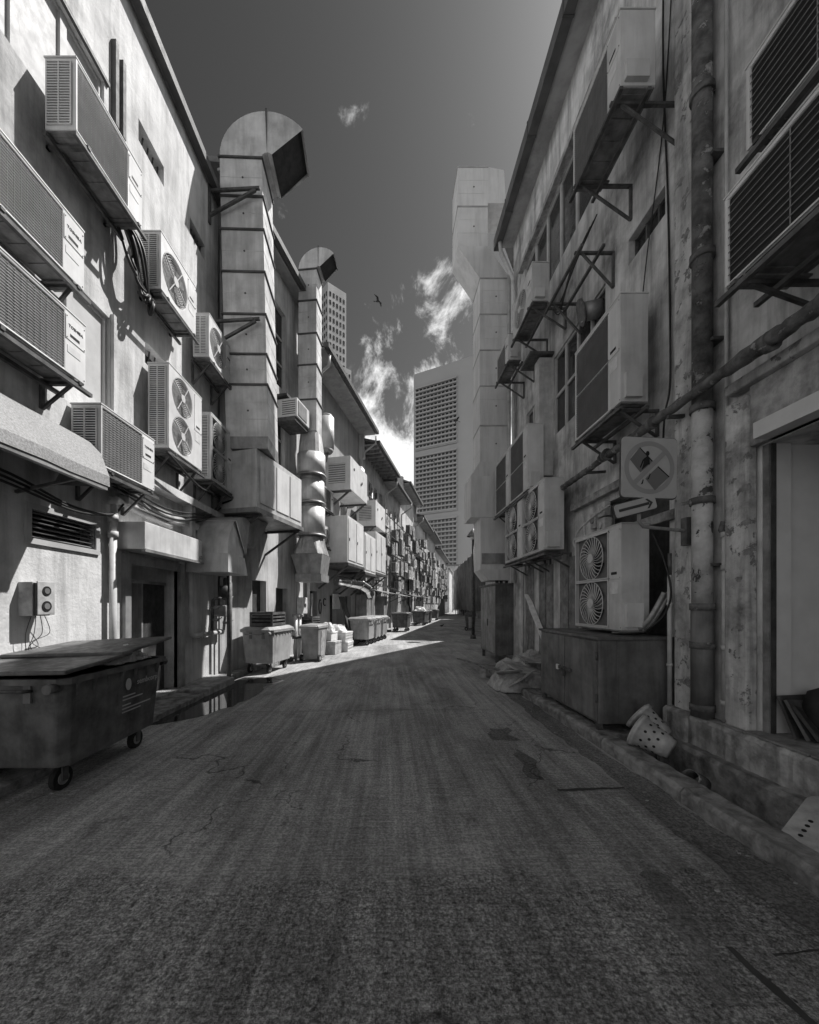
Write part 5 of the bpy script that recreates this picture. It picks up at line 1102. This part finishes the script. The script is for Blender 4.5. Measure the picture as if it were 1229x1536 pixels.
bundle('looped_cables', FL, [[(5.0, 0.1, 3.3 - 0.06 * k), (6.0, 0.2, 3.15 - 0.07 * k), (7.0, 0.24, 3.3 - 0.05 * k), (7.6, 0.2, 3.45), (8.1, 0.15, 3.7)] for k in range(3)], 0.016, 'dark cables looped along the wall under the tall left units', 'cable')
cable('wall_cable', FL, [(5.62, 0.45, 3.9), (6.6, 0.42, 3.7), (7.2, 0.4, 3.75), (7.5, 0.2, 3.85)], 0.02, 'thick cable bowed below the two-fan left unit', 'cable')
t = thing('ledge_trunking', 'stepped pale trunking along the wall above the door canopy', 'trunking', tuple(FL((6.3, 0.1, 3))))
MB(FL).box(5.25, 7.9, 0.0, 0.14, 3.02, 3.14).build('lower_run', 'plaster_lit', t); MB(FL).box(5.6, 8.1, 0.0, 0.22, 3.42, 3.55).build('upper_run', 'plaster_lit', t); MB(FL).box(6.85, 6.98, 0.0, 0.18, 2.8, 3.42).build('upright', 'plaster_lit', t)

# ------------------------------------------------------------------ bins
def wheel(mb_parent, x, y, r, w_, fork=True, parent=None):
    o = MB().cyl((x, y - w_ / 2, r), (x, y + w_ / 2, r), r, n=18).build('wheel', 'rubber', parent)
    MB().cyl((x, y - w_ / 2 - 0.006, r), (x, y + w_ / 2 + 0.006, r), r * 0.55, n=14).build('hub', 'steel_light', o)
    if fork: MB().box(x - 0.03, x + 0.03, y - w_ / 2 - 0.022, y - w_ / 2 - 0.008, r * 0.8, r * 2 + 0.06).box(x - 0.03, x + 0.03, y + w_ / 2 + 0.008, y + w_ / 2 + 0.022, r * 0.8, r * 2 + 0.06).box(x - 0.05, x + 0.05, y - 0.06, y + 0.06, r * 2 + 0.03, r * 2 + 0.06).build('fork', 'steel', o)
def bin4(label, loc, rz, L_=1.36, W_=0.80, H=1.05, material='bin_grey', lid='closed', group='wheeled refuse bins'):
    """four-wheeled bin: x along the length, y across, z up"""
    t = thing('refuse_bin', label, 'refuse bin', loc, rz, group); zb = 0.24
    a, b = L_ / 2, W_ / 2; c = 0.07
    def oct_(a, b, z): return [(-a + c, -b, z), (a - c, -b, z), (a, -b + c, z), (a, b - c, z), (a - c, b, z), (-a + c, b, z), (-a, b - c, z), (-a, -b + c, z)]
    k = 0.91
    body = MB().hexa(oct_(a * k, b * k, zb), oct_(a, b, H)).build('body', material, t, 0.012)
    rim = MB().hexa(oct_(a + 0.035, b + 0.035, H - 0.05), oct_(a + 0.04, b + 0.04, H)).build('rim', material, t)
    for i in range(7):
        x = -a * 0.8 + a * 1.6 * i / 6
        for s in (-1, 1): MB().prism([(x - 0.02, s * (b - 0.006), H - 0.05), (x + 0.02, s * (b - 0.006), H - 0.05), (x + 0.004, s * (b - 0.02), H - 0.16), (x - 0.004, s * (b - 0.02), H - 0.16)], (0, s * 0.022, 0)).build('rib', material, body)
    for s in (-1, 1):
        for y in (-b * 0.45, b * 0.35): MB().box(min(s * a * 0.985, s * (a + 0.01)), max(s * a * 0.985, s * (a + 0.01)), y - 0.03, y + 0.03, H - 0.2, H - 0.055).build('bracket_slot', 'grille', body)
        MB().cyl((s * (a + 0.02), -b * 0.9, H - 0.07), (s * (a + 0.10), -b * 0.9, H - 0.07), 0.04, n=12).build('lift_pin', material, t)
        MB().tube([(s * a, b * 0.62, H - 0.1), (s * (a + 0.07), b * 0.62, H - 0.09), (s * (a + 0.07), -b * 0.5, H - 0.09), (s * a, -b * 0.5, H - 0.1)], 0.014, 8).build('handle', material, t)
    if lid == 'closed':
        MB().hexa(oct_(a + 0.05, b + 0.05, H + 0.003), oct_(a - 0.03, b - 0.05, H + 0.075)).build('lid', material, t, 0.015)
    elif lid == 'ajar':
        for (x0, x1, z0, z1, dz) in ((-a - 0.06, 0.05, H + 0.04, H + 0.10, 0.05), (-0.1, a + 0.06, H + 0.11, H + 0.2, 0.06)):
            MB().hexa([(x0, -b - 0.06, z0), (x1, -b - 0.06, z1), (x1, b + 0.05, z1 - dz), (x0, b + 0.05, z0 - dz * 0.4)], [(x0, -b - 0.06, z0 + 0.035), (x1, -b - 0.06, z1 + 0.035), (x1, b + 0.05, z1 - dz + 0.035), (x0, b + 0.05, z0 - dz * 0.4 + 0.035)]).build('lid', material, t, 0.01)
    for x in (-a * 0.7, a * 0.7):
        for y in (-b * 0.62, b * 0.62): wheel(None, x, y, 0.10, 0.045, True, t)
    return t
# large dark bin, near left: long side along the alley; street side is local -Y after turning
big = bin4('big dark wheeled bin with lid ajar at the left edge', (-3.19, 3.74, 0.0), R(90), 1.36, 1.08, 1.0, 'bin_dark', 'ajar')
text('sembcorp', 0.085, (0.36, -0.552, 0.80), (R(93), 0, 0), 'print', big, 'logo_lettering')
MB().prism([(0.07 + 0.04 * math.cos(2 * math.pi * k / 14), -0.548, 0.80 + 0.06 * math.sin(2 * math.pi * k / 14)) for k in range(14)], (0, 0.004, 0)).build('logo_mark', 'print', big)
for k, (x0, x1, z) in enumerate(((0.02, 0.2, 0.68), (0.02, 0.32, 0.645), (0.02, 0.14, 0.59), (0.02, 0.46, 0.555), (0.02, 0.30, 0.52))):
    y = -0.4914 - 0.0486 * (z - 0.24) / 0.76 - 0.005; MB().box(x0, x1, y - 0.002, y + 0.002, z - 0.006, z + 0.006).build('printed_line', 'print', big)
crumple('rubbish_bag', 'white rubbish bag showing under the raised lid of the big dark bin', 'rubbish bag', -3.1, -2.72, 3.75, 4.3, 1.0, 0.12, 9, 'plastic_white', edge=0.1)
b66 = bin4('grey four-wheeled bin with a black crate on its lid', (-2.98, 9.25, 0.0), R(90 - 10), 1.15, 0.78, 1.02, 'bin_grey')
ck = thing('plastic_crate', 'black slotted plastic crate on the grey bin lid', 'crate', (-2.95, 9.15, 1.10), R(-8))
def crate(t, w_, l, h_, material):
    MB().box(-w_ / 2, w_ / 2, -l / 2, l / 2, 0.002, 0.02).build('floor', material, t)
    for s in (-1, 1):
        for (z0, z1) in ((0.02, 0.08), (0.12, 0.16), (0.20, 0.24), (h_ - 0.06, h_)):
            MB().box(-w_ / 2, w_ / 2, s * l / 2 - 0.01, s * l / 2 + 0.01, z0, z1).build('slat', material, t); MB().box(s * w_ / 2 - 0.01, s * w_ / 2 + 0.01, -l / 2 + 0.011, l / 2 - 0.011, z0, z1).build('slat', material, t)
        for q in (-1, 1): MB().box(s * w_ / 2 - 0.04 * (s > 0) - 0.012 * (s < 0), s * w_ / 2 + 0.04 * (s < 0) + 0.012 * (s > 0), q * l / 2 - 0.012, q * l / 2 + 0.012, 0.0, h_ - 0.001).build('corner_post', material, t)
    MB().box(-w_ / 2 + 0.03, w_ / 2 - 0.03, -l / 2 + 0.03, l / 2 - 0.03, 0.021, h_ * 0.8).build('contents', 'black', t)
crate(ck, 0.55, 0.7, 0.34, 'bin_dark')
def bin2(label, loc, rz, material='bin_grey'):
    t = thing('wheelie_bin', label, 'refuse bin', loc, rz, 'wheeled refuse bins')
    body = MB().hexa([(-0.23, -0.24, 0.06), (0.23, -0.24, 0.06), (0.23, 0.26, 0.06), (-0.23, 0.26, 0.06)], [(-0.28, -0.32, 0.98), (0.28, -0.32, 0.98), (0.28, 0.36, 0.98), (-0.28, 0.36, 0.98)]).build('body', material, t, 0.025)
    MB().box(-0.30, 0.30, -0.35, 0.38, 0.94, 0.985).build('rim', material, t, 0.01)
    MB().hexa([(-0.31, -0.38, 0.99), (0.31, -0.38, 0.99), (0.31, 0.40, 0.99), (-0.31, 0.40, 0.99)], [(-0.25, -0.28, 1.06), (0.25, -0.28, 1.06), (0.25, 0.34, 1.05), (-0.25, 0.34, 1.05)]).build('lid', material, t, 0.02)
    MB().tube([(-0.24, 0.38, 1.0), (-0.24, 0.45, 1.0), (0.24, 0.45, 1.0), (0.24, 0.38, 1.0)], 0.016, 8).build('handle', material, t)
    for s in (-1, 1):
        MB().hexa([(s * 0.232 - 0.012, -0.1, 0.15), (s * 0.232 + 0.012, -0.1, 0.15), (s * 0.232 + 0.012, 0.12, 0.15), (s * 0.232 - 0.012, 0.12, 0.15)], [(s * 0.277 - 0.012, -0.12, 0.86), (s * 0.277 + 0.012, -0.12, 0.86), (s * 0.277 + 0.012, 0.14, 0.86), (s * 0.277 - 0.012, 0.14, 0.86)]).build('side_panel', 'plastic_dirty', body)
        w_ = MB().cyl((s * 0.25, 0.27, 0.1), (s * 0.30, 0.27, 0.1), 0.1, n=18).build('wheel', 'rubber', t); MB().cyl((s * 0.245, 0.27, 0.1), (s * 0.306, 0.27, 0.1), 0.05, n=12).build('hub', 'steel_light', w_)
    return t
bin2('grey two-wheeled bin with domed lid beside the white boxes', (-2.18, 10.95, 0.0), R(-13 + 180), 'bin_grey')
GB = 'white boxes stacked by the two-wheeled bin'
def foam(label, loc, rz, w_, l, h_, material='styrofoam', slots=False):
    t = thing('foam_box', label, 'box', loc, rz, GB)
    MB().box(-w_ / 2, w_ / 2, -l / 2, l / 2, 0, h_ * 0.82).build('tub', material, t, 0.012); MB().box(-w_ / 2 - 0.01, w_ / 2 + 0.01, -l / 2 - 0.01, l / 2 + 0.01, h_ * 0.82 + 0.001, h_).build('lid', material, t, 0.01)
    if slots:
        for k in range(6):
            for z in (0.25, 0.55): MB().box(w_ / 2 + 0.001, w_ / 2 + 0.006, -l / 2 + l * (k + 0.3) / 6, -l / 2 + l * (k + 0.7) / 6, h_ * z, h_ * (z + 0.15)).build('slot', 'grille_grey', t)
foam('dull lower carton at the near end of the white box stack', (-1.98, 12.5, 0.0), R(-13), 0.62, 0.6, 0.42, 'plastic_dirty')
foam('white slotted box at the bottom of the stack, farther one', (-1.62, 13.2, 0.0), R(-10), 0.55, 0.7, 0.34, 'plastic_white', True)
foam('white slotted box upon the other slotted box', (-1.66, 13.2, 0.341), R(-16), 0.55, 0.68, 0.34, 'plastic_white', True)
foam('white foam box on top of the dull carton', (-2.02, 12.6, 0.421), R(-20), 0.42, 0.45, 0.3)
crumple('rubbish_bag', 'limp white plastic bag slumped on the box stack', 'rubbish bag', -2.2, -1.5, 12.8, 13.5, 0.66, 0.2, 21, 'plastic_white', edge=0.24)
crumple('rubbish_bag', 'white bag hanging over the near carton', 'rubbish bag', -2.3, -1.85, 12.3, 12.9, 0.70, 0.15, 22, 'styrofoam', edge=0.18)
ck2 = thing('plastic_crate', 'dark crate behind the two-wheeled bin', 'crate', (-2.62, 12.3, 0.92), R(-13)); crate(ck2, 0.5, 0.6, 0.32, 'bin_dark')
tag(MB(W0).box(-2.9, -2.3, 12.0, 12.6, 0.08, 0.918).build('low_wall', 'concrete_dark', None), 'stub of dark wall carrying the crate behind the two-wheeled bin', 'wall')
for k in range(3):
    p = FB((7.55 + 1.15 * k, 0.98, 0)); bin4('%s of three grey bins in a row past the leaning board' % ('nearest', 'middle', 'farthest')[k], (p.x, p.y, 0.0), FB.rot + R(90), 0.85, 0.95, 1.05, 'bin_grey')
fars = [(15.6, 1.0, 'solitary dark bin on the lit strip past the row of three'), (22.5, 1.1, 'dark bin heaped with white bags farther down the left row'), (24.6, 1.0, 'dark bin right after the heaped one'), (27.0, 1.0, 'dark bin before the last visible one on the left row'), (33.0, 1.0, 'last dark bin visible on the left row')]
for s, o, lb in fars:
    p = FB((s, o, 0)); bin4(lb, (p.x, p.y, 0.0), FB.rot + R(rn.uniform(-8, 8) + 90), 1.0, 1.1, 1.1, 'bin_dark')
p = FB((22.5, 1.1, 0)); crumple('rubbish_bag', 'white bags heaped on the far dark bin', 'rubbish bag', p.x - 0.5, p.x + 0.5, p.y - 0.5, p.y + 0.5, 1.15, 0.2, 31, 'plastic_white', edge=0.2)
tag(MB(FB).hexa([(6.85, 0.80, 0.02), (7.4, 0.80, 0.02), (7.4, 0.85, 0.02), (6.85, 0.85, 0.02)], [(6.85, 0.22, 1.95), (7.4, 0.22, 1.95), (7.4, 0.27, 1.95), (6.85, 0.27, 1.95)]).build('leaning_board', 'timber_dark'), 'dark tall board leaning before the row of three bins', 'board')
tag(MB(FB).box(6.7, 7.5, 0.02, 0.05, 1.45, 2.05).build('white_board', 'styrofoam'), 'bright white panel on the wall above the leaning board', 'panel')
def graffiti():
    t = thing('graffiti', 'two scrawled curved paint marks on the wall past the second duct', 'graffiti', tuple(FB((5.9, 0.01, 1.4))))
    MB(FB).tube([(5.55 + 0.10 * math.cos(x) , 0.012, 1.55 + 0.26 * math.sin(x)) for x in [R(q) for q in range(60, 420, 24)]], 0.02, 5).build('paint_stroke', 'black', t)
    MB(FB).tube([(5.98 + 0.13 * math.cos(x), 0.012, 1.72 + 0.13 * math.sin(x)) for x in [R(q) for q in range(40, 320, 24)]], 0.02, 5).build('paint_stroke', 'black', t)
graffiti()
fx = thing('flexible_duct', 'shiny chrome elbow duct beneath the twin-panel fan boxes', 'duct', tuple(FB((7.4, 0.6, 2.2))))
pts = [FB((6.4, 0.3, 2.55)), FB((6.9, 0.6, 2.5)), FB((7.5, 0.9, 2.45)), FB((8.0, 1.05, 2.3)), FB((8.3, 1.1, 2.05))]
MB(W0).tube(pts, 0.2, 16).build('tube', 'chrome', fx)
for p_, q_ in zip(pts[1:], pts[2:]): MB(W0).cyl(p_, p_.lerp(q_, 0.1), 0.215, n=16).build('band', 'chrome', fx)
wh = thing('water_heater', 'small white water heater on the wall behind the grey bins', 'water heater', tuple(FB((3.9, 0.2, 1.35))))
MB(FB).box(3.7, 4.05, 0.02, 0.24, 1.32, 1.85).build('casing', 'plastic_white', wh, 0.03); MB(FB).cyl((3.87, 0.24, 1.6), (3.87, 0.255, 1.6), 0.06, n=12).build('dial', 'steel', wh); MB(FB).cyl((3.87, 0.1, 0.6), (3.87, 0.1, 1.32), 0.025, n=8).build('pipe', 'steel_light', wh)
tag(MB(FB).tube([(3.3, 0.12, 0.95), (4.6, 0.12, 0.98), (4.62, 0.12, 2.0)], 0.045, 10).build('wall_pipe', 'pvc'), 'white elbowed pipe low on the wall behind the two-wheeled bin', 'pipe')
for k, s in enumerate((2.95, 3.2)):
    t = thing('standpipe', '%s steel standpipe between the grey bins' % ('nearer', 'farther')[k], 'pipe', tuple(FB((s, 0.35, 0.05))), 0, 'standpipes between the grey bins')
    MB(FB).cyl((s, 0.38, 0.02), (s, 0.38, 1.3), 0.055, n=12).build('length', 'galv', t); MB(FB).cyl((s, 0.38, 0.62), (s, 0.38, 0.72), 0.1, n=12).build('flange', 'steel', t); MB(FB).cyl((s, 0.28, 1.3), (s, 0.5, 1.3), 0.045, n=10).build('outlet', 'galv_dark', t)
for k, (s, z0, z1) in enumerate(((9.6, 0.08, 2.1), (10.4, 0.08, 2.3), (12.9, 0.08, 2.1))):
    t = thing('steel_locker', '%s tall metal locker standing behind the row of three bins' % ordn[k], 'locker', tuple(FB((s, 0.3, z0))), 0, 'metal lockers on the left row')
    MB(FB).box(s, s + 0.7, 0.02, 0.55, z0, z1).build('carcass', 'cabinet_pale', t); MB(FB).box(s + 0.04, s + 0.34, 0.55, 0.565, z0 + 0.05, z1 - 0.05).build('door', 'cabinet_pale', t); MB(FB).box(s + 0.37, s + 0.66, 0.55, 0.565, z0 + 0.05, z1 - 0.05).build('door', 'cabinet_pale', t)
for k, (s0, s1, z) in enumerate(((16.5, 19.5, 2.4), (21, 25, 2.5), (28, 32, 2.5), (11.2, 14.6, 2.45))):
    t = thing('awning', 'small sloping awning on the left row, %s' % ('on the pale house', 'on the gabled house', 'behind the far bins', 'on the raftered house')[k], 'awning', tuple(FB(((s0 + s1) / 2, 0.3, z))), 0, 'awnings of the left row')
    MB(FB).hexa([(s0, 0, z), (s1, 0, z), (s1, 0.9, z - 0.2), (s0, 0.9, z - 0.2)], [(s0, 0, z + 0.03), (s1, 0, z + 0.03), (s1, 0.9, z - 0.17), (s0, 0.9, z - 0.17)]).build('sheet', 'galv_dark', t)
    for s in (s0 + 0.1, s1 - 0.1): MB(FB).beam((s, 0, z - 0.6), (s, 0.85, z - 0.21), 0.04).build('strut', 'steel', t)

# ------------------------------------------------------------------ right side beyond the near house
FR2 = Frame(5.8, 20.5, 13.2, -1)
r2 = thing('shophouse', 'low pale house beyond the pale duct on the right', 'building', (5.8, 20.5, 0))
MB(FR2).box(0, 25, -12, 0, -0.5, 8.9).build('wall', 'plaster_row', r2); MB(FR2).box(-0.1, 25.1, -12, 0.3, 8.9, 9.05).build('roof', 'roof', r2)
for k in range(5): MB(FR2).box(2 + 4.5 * k, 3.2 + 4.5 * k, -0.02, 0.02, 5.5, 7.2).build('window', 'glass', r2)
FS = Frame(10.2, 45.5, 4.5, -1)
sc_ = thing('sheeted_scaffold', 'scaffold draped in drab netting at the far end of the alley', 'scaffold', (10.2, 45.5, 0))
mb = MB(FS); G = []; rs = random.Random(4)
for i in range(25):
    G.append([mb.v((i * 1.0, 0.15 * math.sin(i * 1.7) + rs.uniform(-0.1, 0.1), 0.9 + 7.0 * j / 6)) for j in range(7)])
for i in range(24):
    for j in range(6): mb.f((G[i][j], G[i + 1][j], G[i + 1][j + 1], G[i][j + 1]))
mb.build('netting', 'mesh_sheet', sc_)
mb = MB(FS); G = []
for i in range(6): G.append([mb.v((-0.05, -i * 1.2, 0.9 + 7.0 * j / 6 + rs.uniform(-.05, .05))) for j in range(7)])
for i in range(5):
    for j in range(6): mb.f((G[i][j], G[i + 1][j], G[i + 1][j + 1], G[i][j + 1]))
mb.build('netting', 'mesh_sheet', sc_)
for k in range(9): MB(FS).cyl((k * 3, -0.2, 0), (k * 3, -0.2, 8.4), 0.06, n=6).build('upright', 'steel', sc_)
MB(FS).box(0.3, 24, -8, -0.6, 0, 7.6).build('wall_behind', 'plaster_grey', sc_)
lp = thing('street_lamp', 'slender dark street lamp with conical hat on the right', 'street lamp', (4.03, 18.0, 0))
MB().cyl((0, 0, 0), (0, 0, 0.18), 0.14, 0.12, 14).build('base', 'steel', lp); MB().cyl((0, 0, 0.18), (0, 0, 4.75), 0.075, 0.06, 12).build('post', 'steel', lp)
MB().lathe((0, 0, 4.75), [(0.05, 0), (0.12, 0.02), (0.14, 0.16), (0.08, 0.18)], 14).build('lantern', 'plastic_white', lp); MB().lathe((0, 0, 4.93), [(0.30, -0.03), (0.30, 0.0), (0.12, 0.24), (0.04, 0.32), (0.0, 0.36)], 16).build('hat', 'galv_dark', lp)
for k, (x, y, w_, h_) in enumerate(((5.2, 24, 0.8, 1.0), (6.1, 28, 0.9, 1.1), (7.2, 33, 0.8, 1.2))):
    bin2('%s two-wheeled bin in the shade by the street lamp side' % ordn[k], (x, y, 0), R(80), 'bin_dark')

# ------------------------------------------------------------------ towers
FT = Frame(41.0, 176.2, -62, -1)    # s runs away to the left, o towards the alley
tw = thing('office_tower', 'grey office tower with three banded window blocks at the end of the alley', 'tower', (41.0, 176.2, 0))
prof = [(0.8, 0.0), (31.9, 0.0), (32.7, -0.8), (32.7, -9), (3, -9)]
cx, cy, rr_ = 3.0, -6.0, 3.0
prof += [(cx - rr_ * math.sin(R(q)), cy - rr_ * math.cos(R(q))) for q in range(0, 91, 15)] + [(0.0, -0.8)]
lo = [(a, b, -1) for a, b in prof]; hi = [(a, b, 119.5) for a, b in prof]
mb = MB(FT).hexa(lo, hi); mb.build('shaft', 'tower', tw, 2.2)
mb = MB(FT).hexa([(a * 0.8 + 2.2, b * 0.9 - 1.5, 119.5) for a, b in prof], [(a * 0.78 + 2.5, b * 0.78 - 3.2, 120.6) for a, b in prof]); mb.build('crown', 'tower', tw)
def tower_block(z0, z1, rows, cols, s0=9.4, s1=31.0):
    b = MB(FT).box(s0 - 0.3, s1 + 0.3, 0.02, 0.9, z0 - 0.8, z0).box(s0 - 0.3, s1 + 0.3, 0.02, 0.9, z1, z1 + 0.8)
    g = MB(FT)
    rh = (z1 - z0) / rows
    for r in range(rows + 1): b.box(s0, s1, 0.02, 1.3, z0 + rh * r - 0.36, z0 + rh * r + 0.36)
    for c in range(cols + 1): b.box(s0 + (s1 - s0) * c / cols - 0.22, s0 + (s1 - s0) * c / cols + 0.22, 0.02, 0.5, z0, z1)
    blk = b.build('window_block', 'tower', tw); MB(FT).box(s0, s1, 0.03, 0.06, z0, z1).build('glazing', 'tower_glass', blk)
tower_block(80.5, 111, 14, 11); tower_block(48, 76.5, 13, 11); tower_block(14, 44, 14, 11)
FT2 = Frame(-19.6, 120, -40, -1)
t2 = thing('far_tower', 'distant pale skyscraper of square windows behind the second duct', 'tower', (-19.6, 120, 0))
MB(FT2).box(0, 6.4, -7, 0, -1, 105).build('shaft', 'tower_pale', t2); MB(FT2).box(-3.0, -0.01, -7, -0.8, -1, 78).build('annex', 'tower_pale', t2)
def grid(name, fn, a0, a1, z0, z1, nc, nr):
    mb = MB(FT2)
    for i in range(nc):
        for j in range(nr):
            a = a0 + (a1 - a0) * (i + 0.25) / nc; a2 = a0 + (a1 - a0) * (i + 0.75) / nc; z = z0 + (z1 - z0) * (j + 0.25) / nr; zz = z0 + (z1 - z0) * (j + 0.8) / nr
            fn(mb, a, a2, z, zz)
    o = mb.build(name, 'tower_glass', t2); o['kind'] = 'stuff'; return o
grid('window_grid', lambda m, a, b, z, zz: m.box(a, b, 0.001, 0.05, z, zz), 0.3, 6.1, 20, 103, 5, 32)
grid('window_grid', lambda m, a, b, z, zz: m.box(-0.05, -0.001, -b, -a, z, zz), 0.3, 6.7, 78.5, 103, 5, 9)
grid('window_grid', lambda m, a, b, z, zz: m.box(a, b, -0.799, -0.75, z, zz), -2.9, -0.1, 20, 77, 3, 21)
grid('window_grid', lambda m, a, b, z, zz: m.box(-3.05, -3.001, -b, -a, z, zz), 0.9, 6.9, 20, 77, 5, 21)
# end of the view: plain far houses
for k, (x, y, w_, d_, h_, lb) in enumerate(((20, 118, 9, 10, 14, 'pale house closing the view at the far end of the alley'), (12.5, 100, 7, 12, 11, 'narrow far house at the left of the alley end'), (34, 120, 18, 14, 11, 'long far house at the right of the alley end'))):
    t = thing('far_house', lb, 'building', (x, y, 0), R(-13))
    MB().box(-w_ / 2, w_ / 2, 0, d_, -0.5, h_).build('wall', 'plaster_row', t); MB().box(-w_ / 2 - 0.3, w_ / 2 + 0.3, -0.4, d_, h_, h_ + 0.4).build('roof', 'roof', t)
    for i in range(4):
        for j in range(3): MB().box(-w_ / 2 + w_ * (i + 0.3) / 4, -w_ / 2 + w_ * (i + 0.7) / 4, -0.05, -0.001, 2.5 + 3 * j, 4.1 + 3 * j).build('window', 'glass', t)

# ------------------------------------------------------------------ birds
def bird(label, loc, rz, roll, span, cat='bird'):
    t = thing('bird', label, cat, loc, rz, 'birds in flight'); t.rotation_euler = (R(roll), R(roll * 0.6), rz); t.scale = (span, span, span)
    mb = MB().tube([(0, -0.22, 0), (0, -0.17, 0.01), (0, -0.08, 0), (0, 0.08, -0.01), (0, 0.2, 0), (0, 0.32, 0.01)], [0.008, 0.035, 0.055, 0.06, 0.03, 0.012], 10)
    mb.build('body', 'bird', t)
    for s in (-1, 1):
        w_ = MB().prism([(s * 0.03, -0.1, 0.02), (s * 0.22, -0.13, 0.10), (s * 0.5, 0.02, 0.05), (s * 0.46, 0.06, 0.05), (s * 0.2, 0.07, 0.09), (s * 0.03, 0.1, 0.02)], (0, 0, 0.012)); w_.build('wing', 'bird', t)
        MB().prism([(s * 0.30, -0.085, 0.094), (s * 0.5, 0.02, 0.055), (s * 0.46, 0.055, 0.055), (s * 0.33, 0.02, 0.085)], (0, 0, 0.016)).build('wing_tip', 'bird_pale', t)
    MB().prism([(-0.02, 0.28, 0), (0.02, 0.28, 0), (0.05, 0.42, 0), (-0.05, 0.42, 0)], (0, 0, 0.008)).build('tail', 'bird', t)
bird('bird gliding alone in the open sky left of the cloud', (-0.6, 20, 17.8), R(60), 25, 0.75)
bird('bird in front of the upper window block of the tower', (5.6, 31, 16.9), R(-70), -30, 0.75)
bird('bird in front of the middle window block of the tower', (3.4, 30, 13.1), R(40), 20, 0.7)
pg = thing('pigeon', 'small dark pigeon standing on the shaded road', 'bird', (3.9, 27.5, 0.003), R(50))
MB().tube([(0, -0.12, 0.2), (0, -0.08, 0.21), (0, -0.06, 0.15), (0, 0.02, 0.11), (0, 0.12, 0.09), (0, 0.22, 0.07)], [0.02, 0.03, 0.03, 0.065, 0.05, 0.015], 10).build('body', 'bird', pg)
for s in (-1, 1): MB().cyl((s * 0.025, 0.03, 0), (s * 0.025, 0.03, 0.08), 0.006, n=6).build('leg', 'bird', pg)
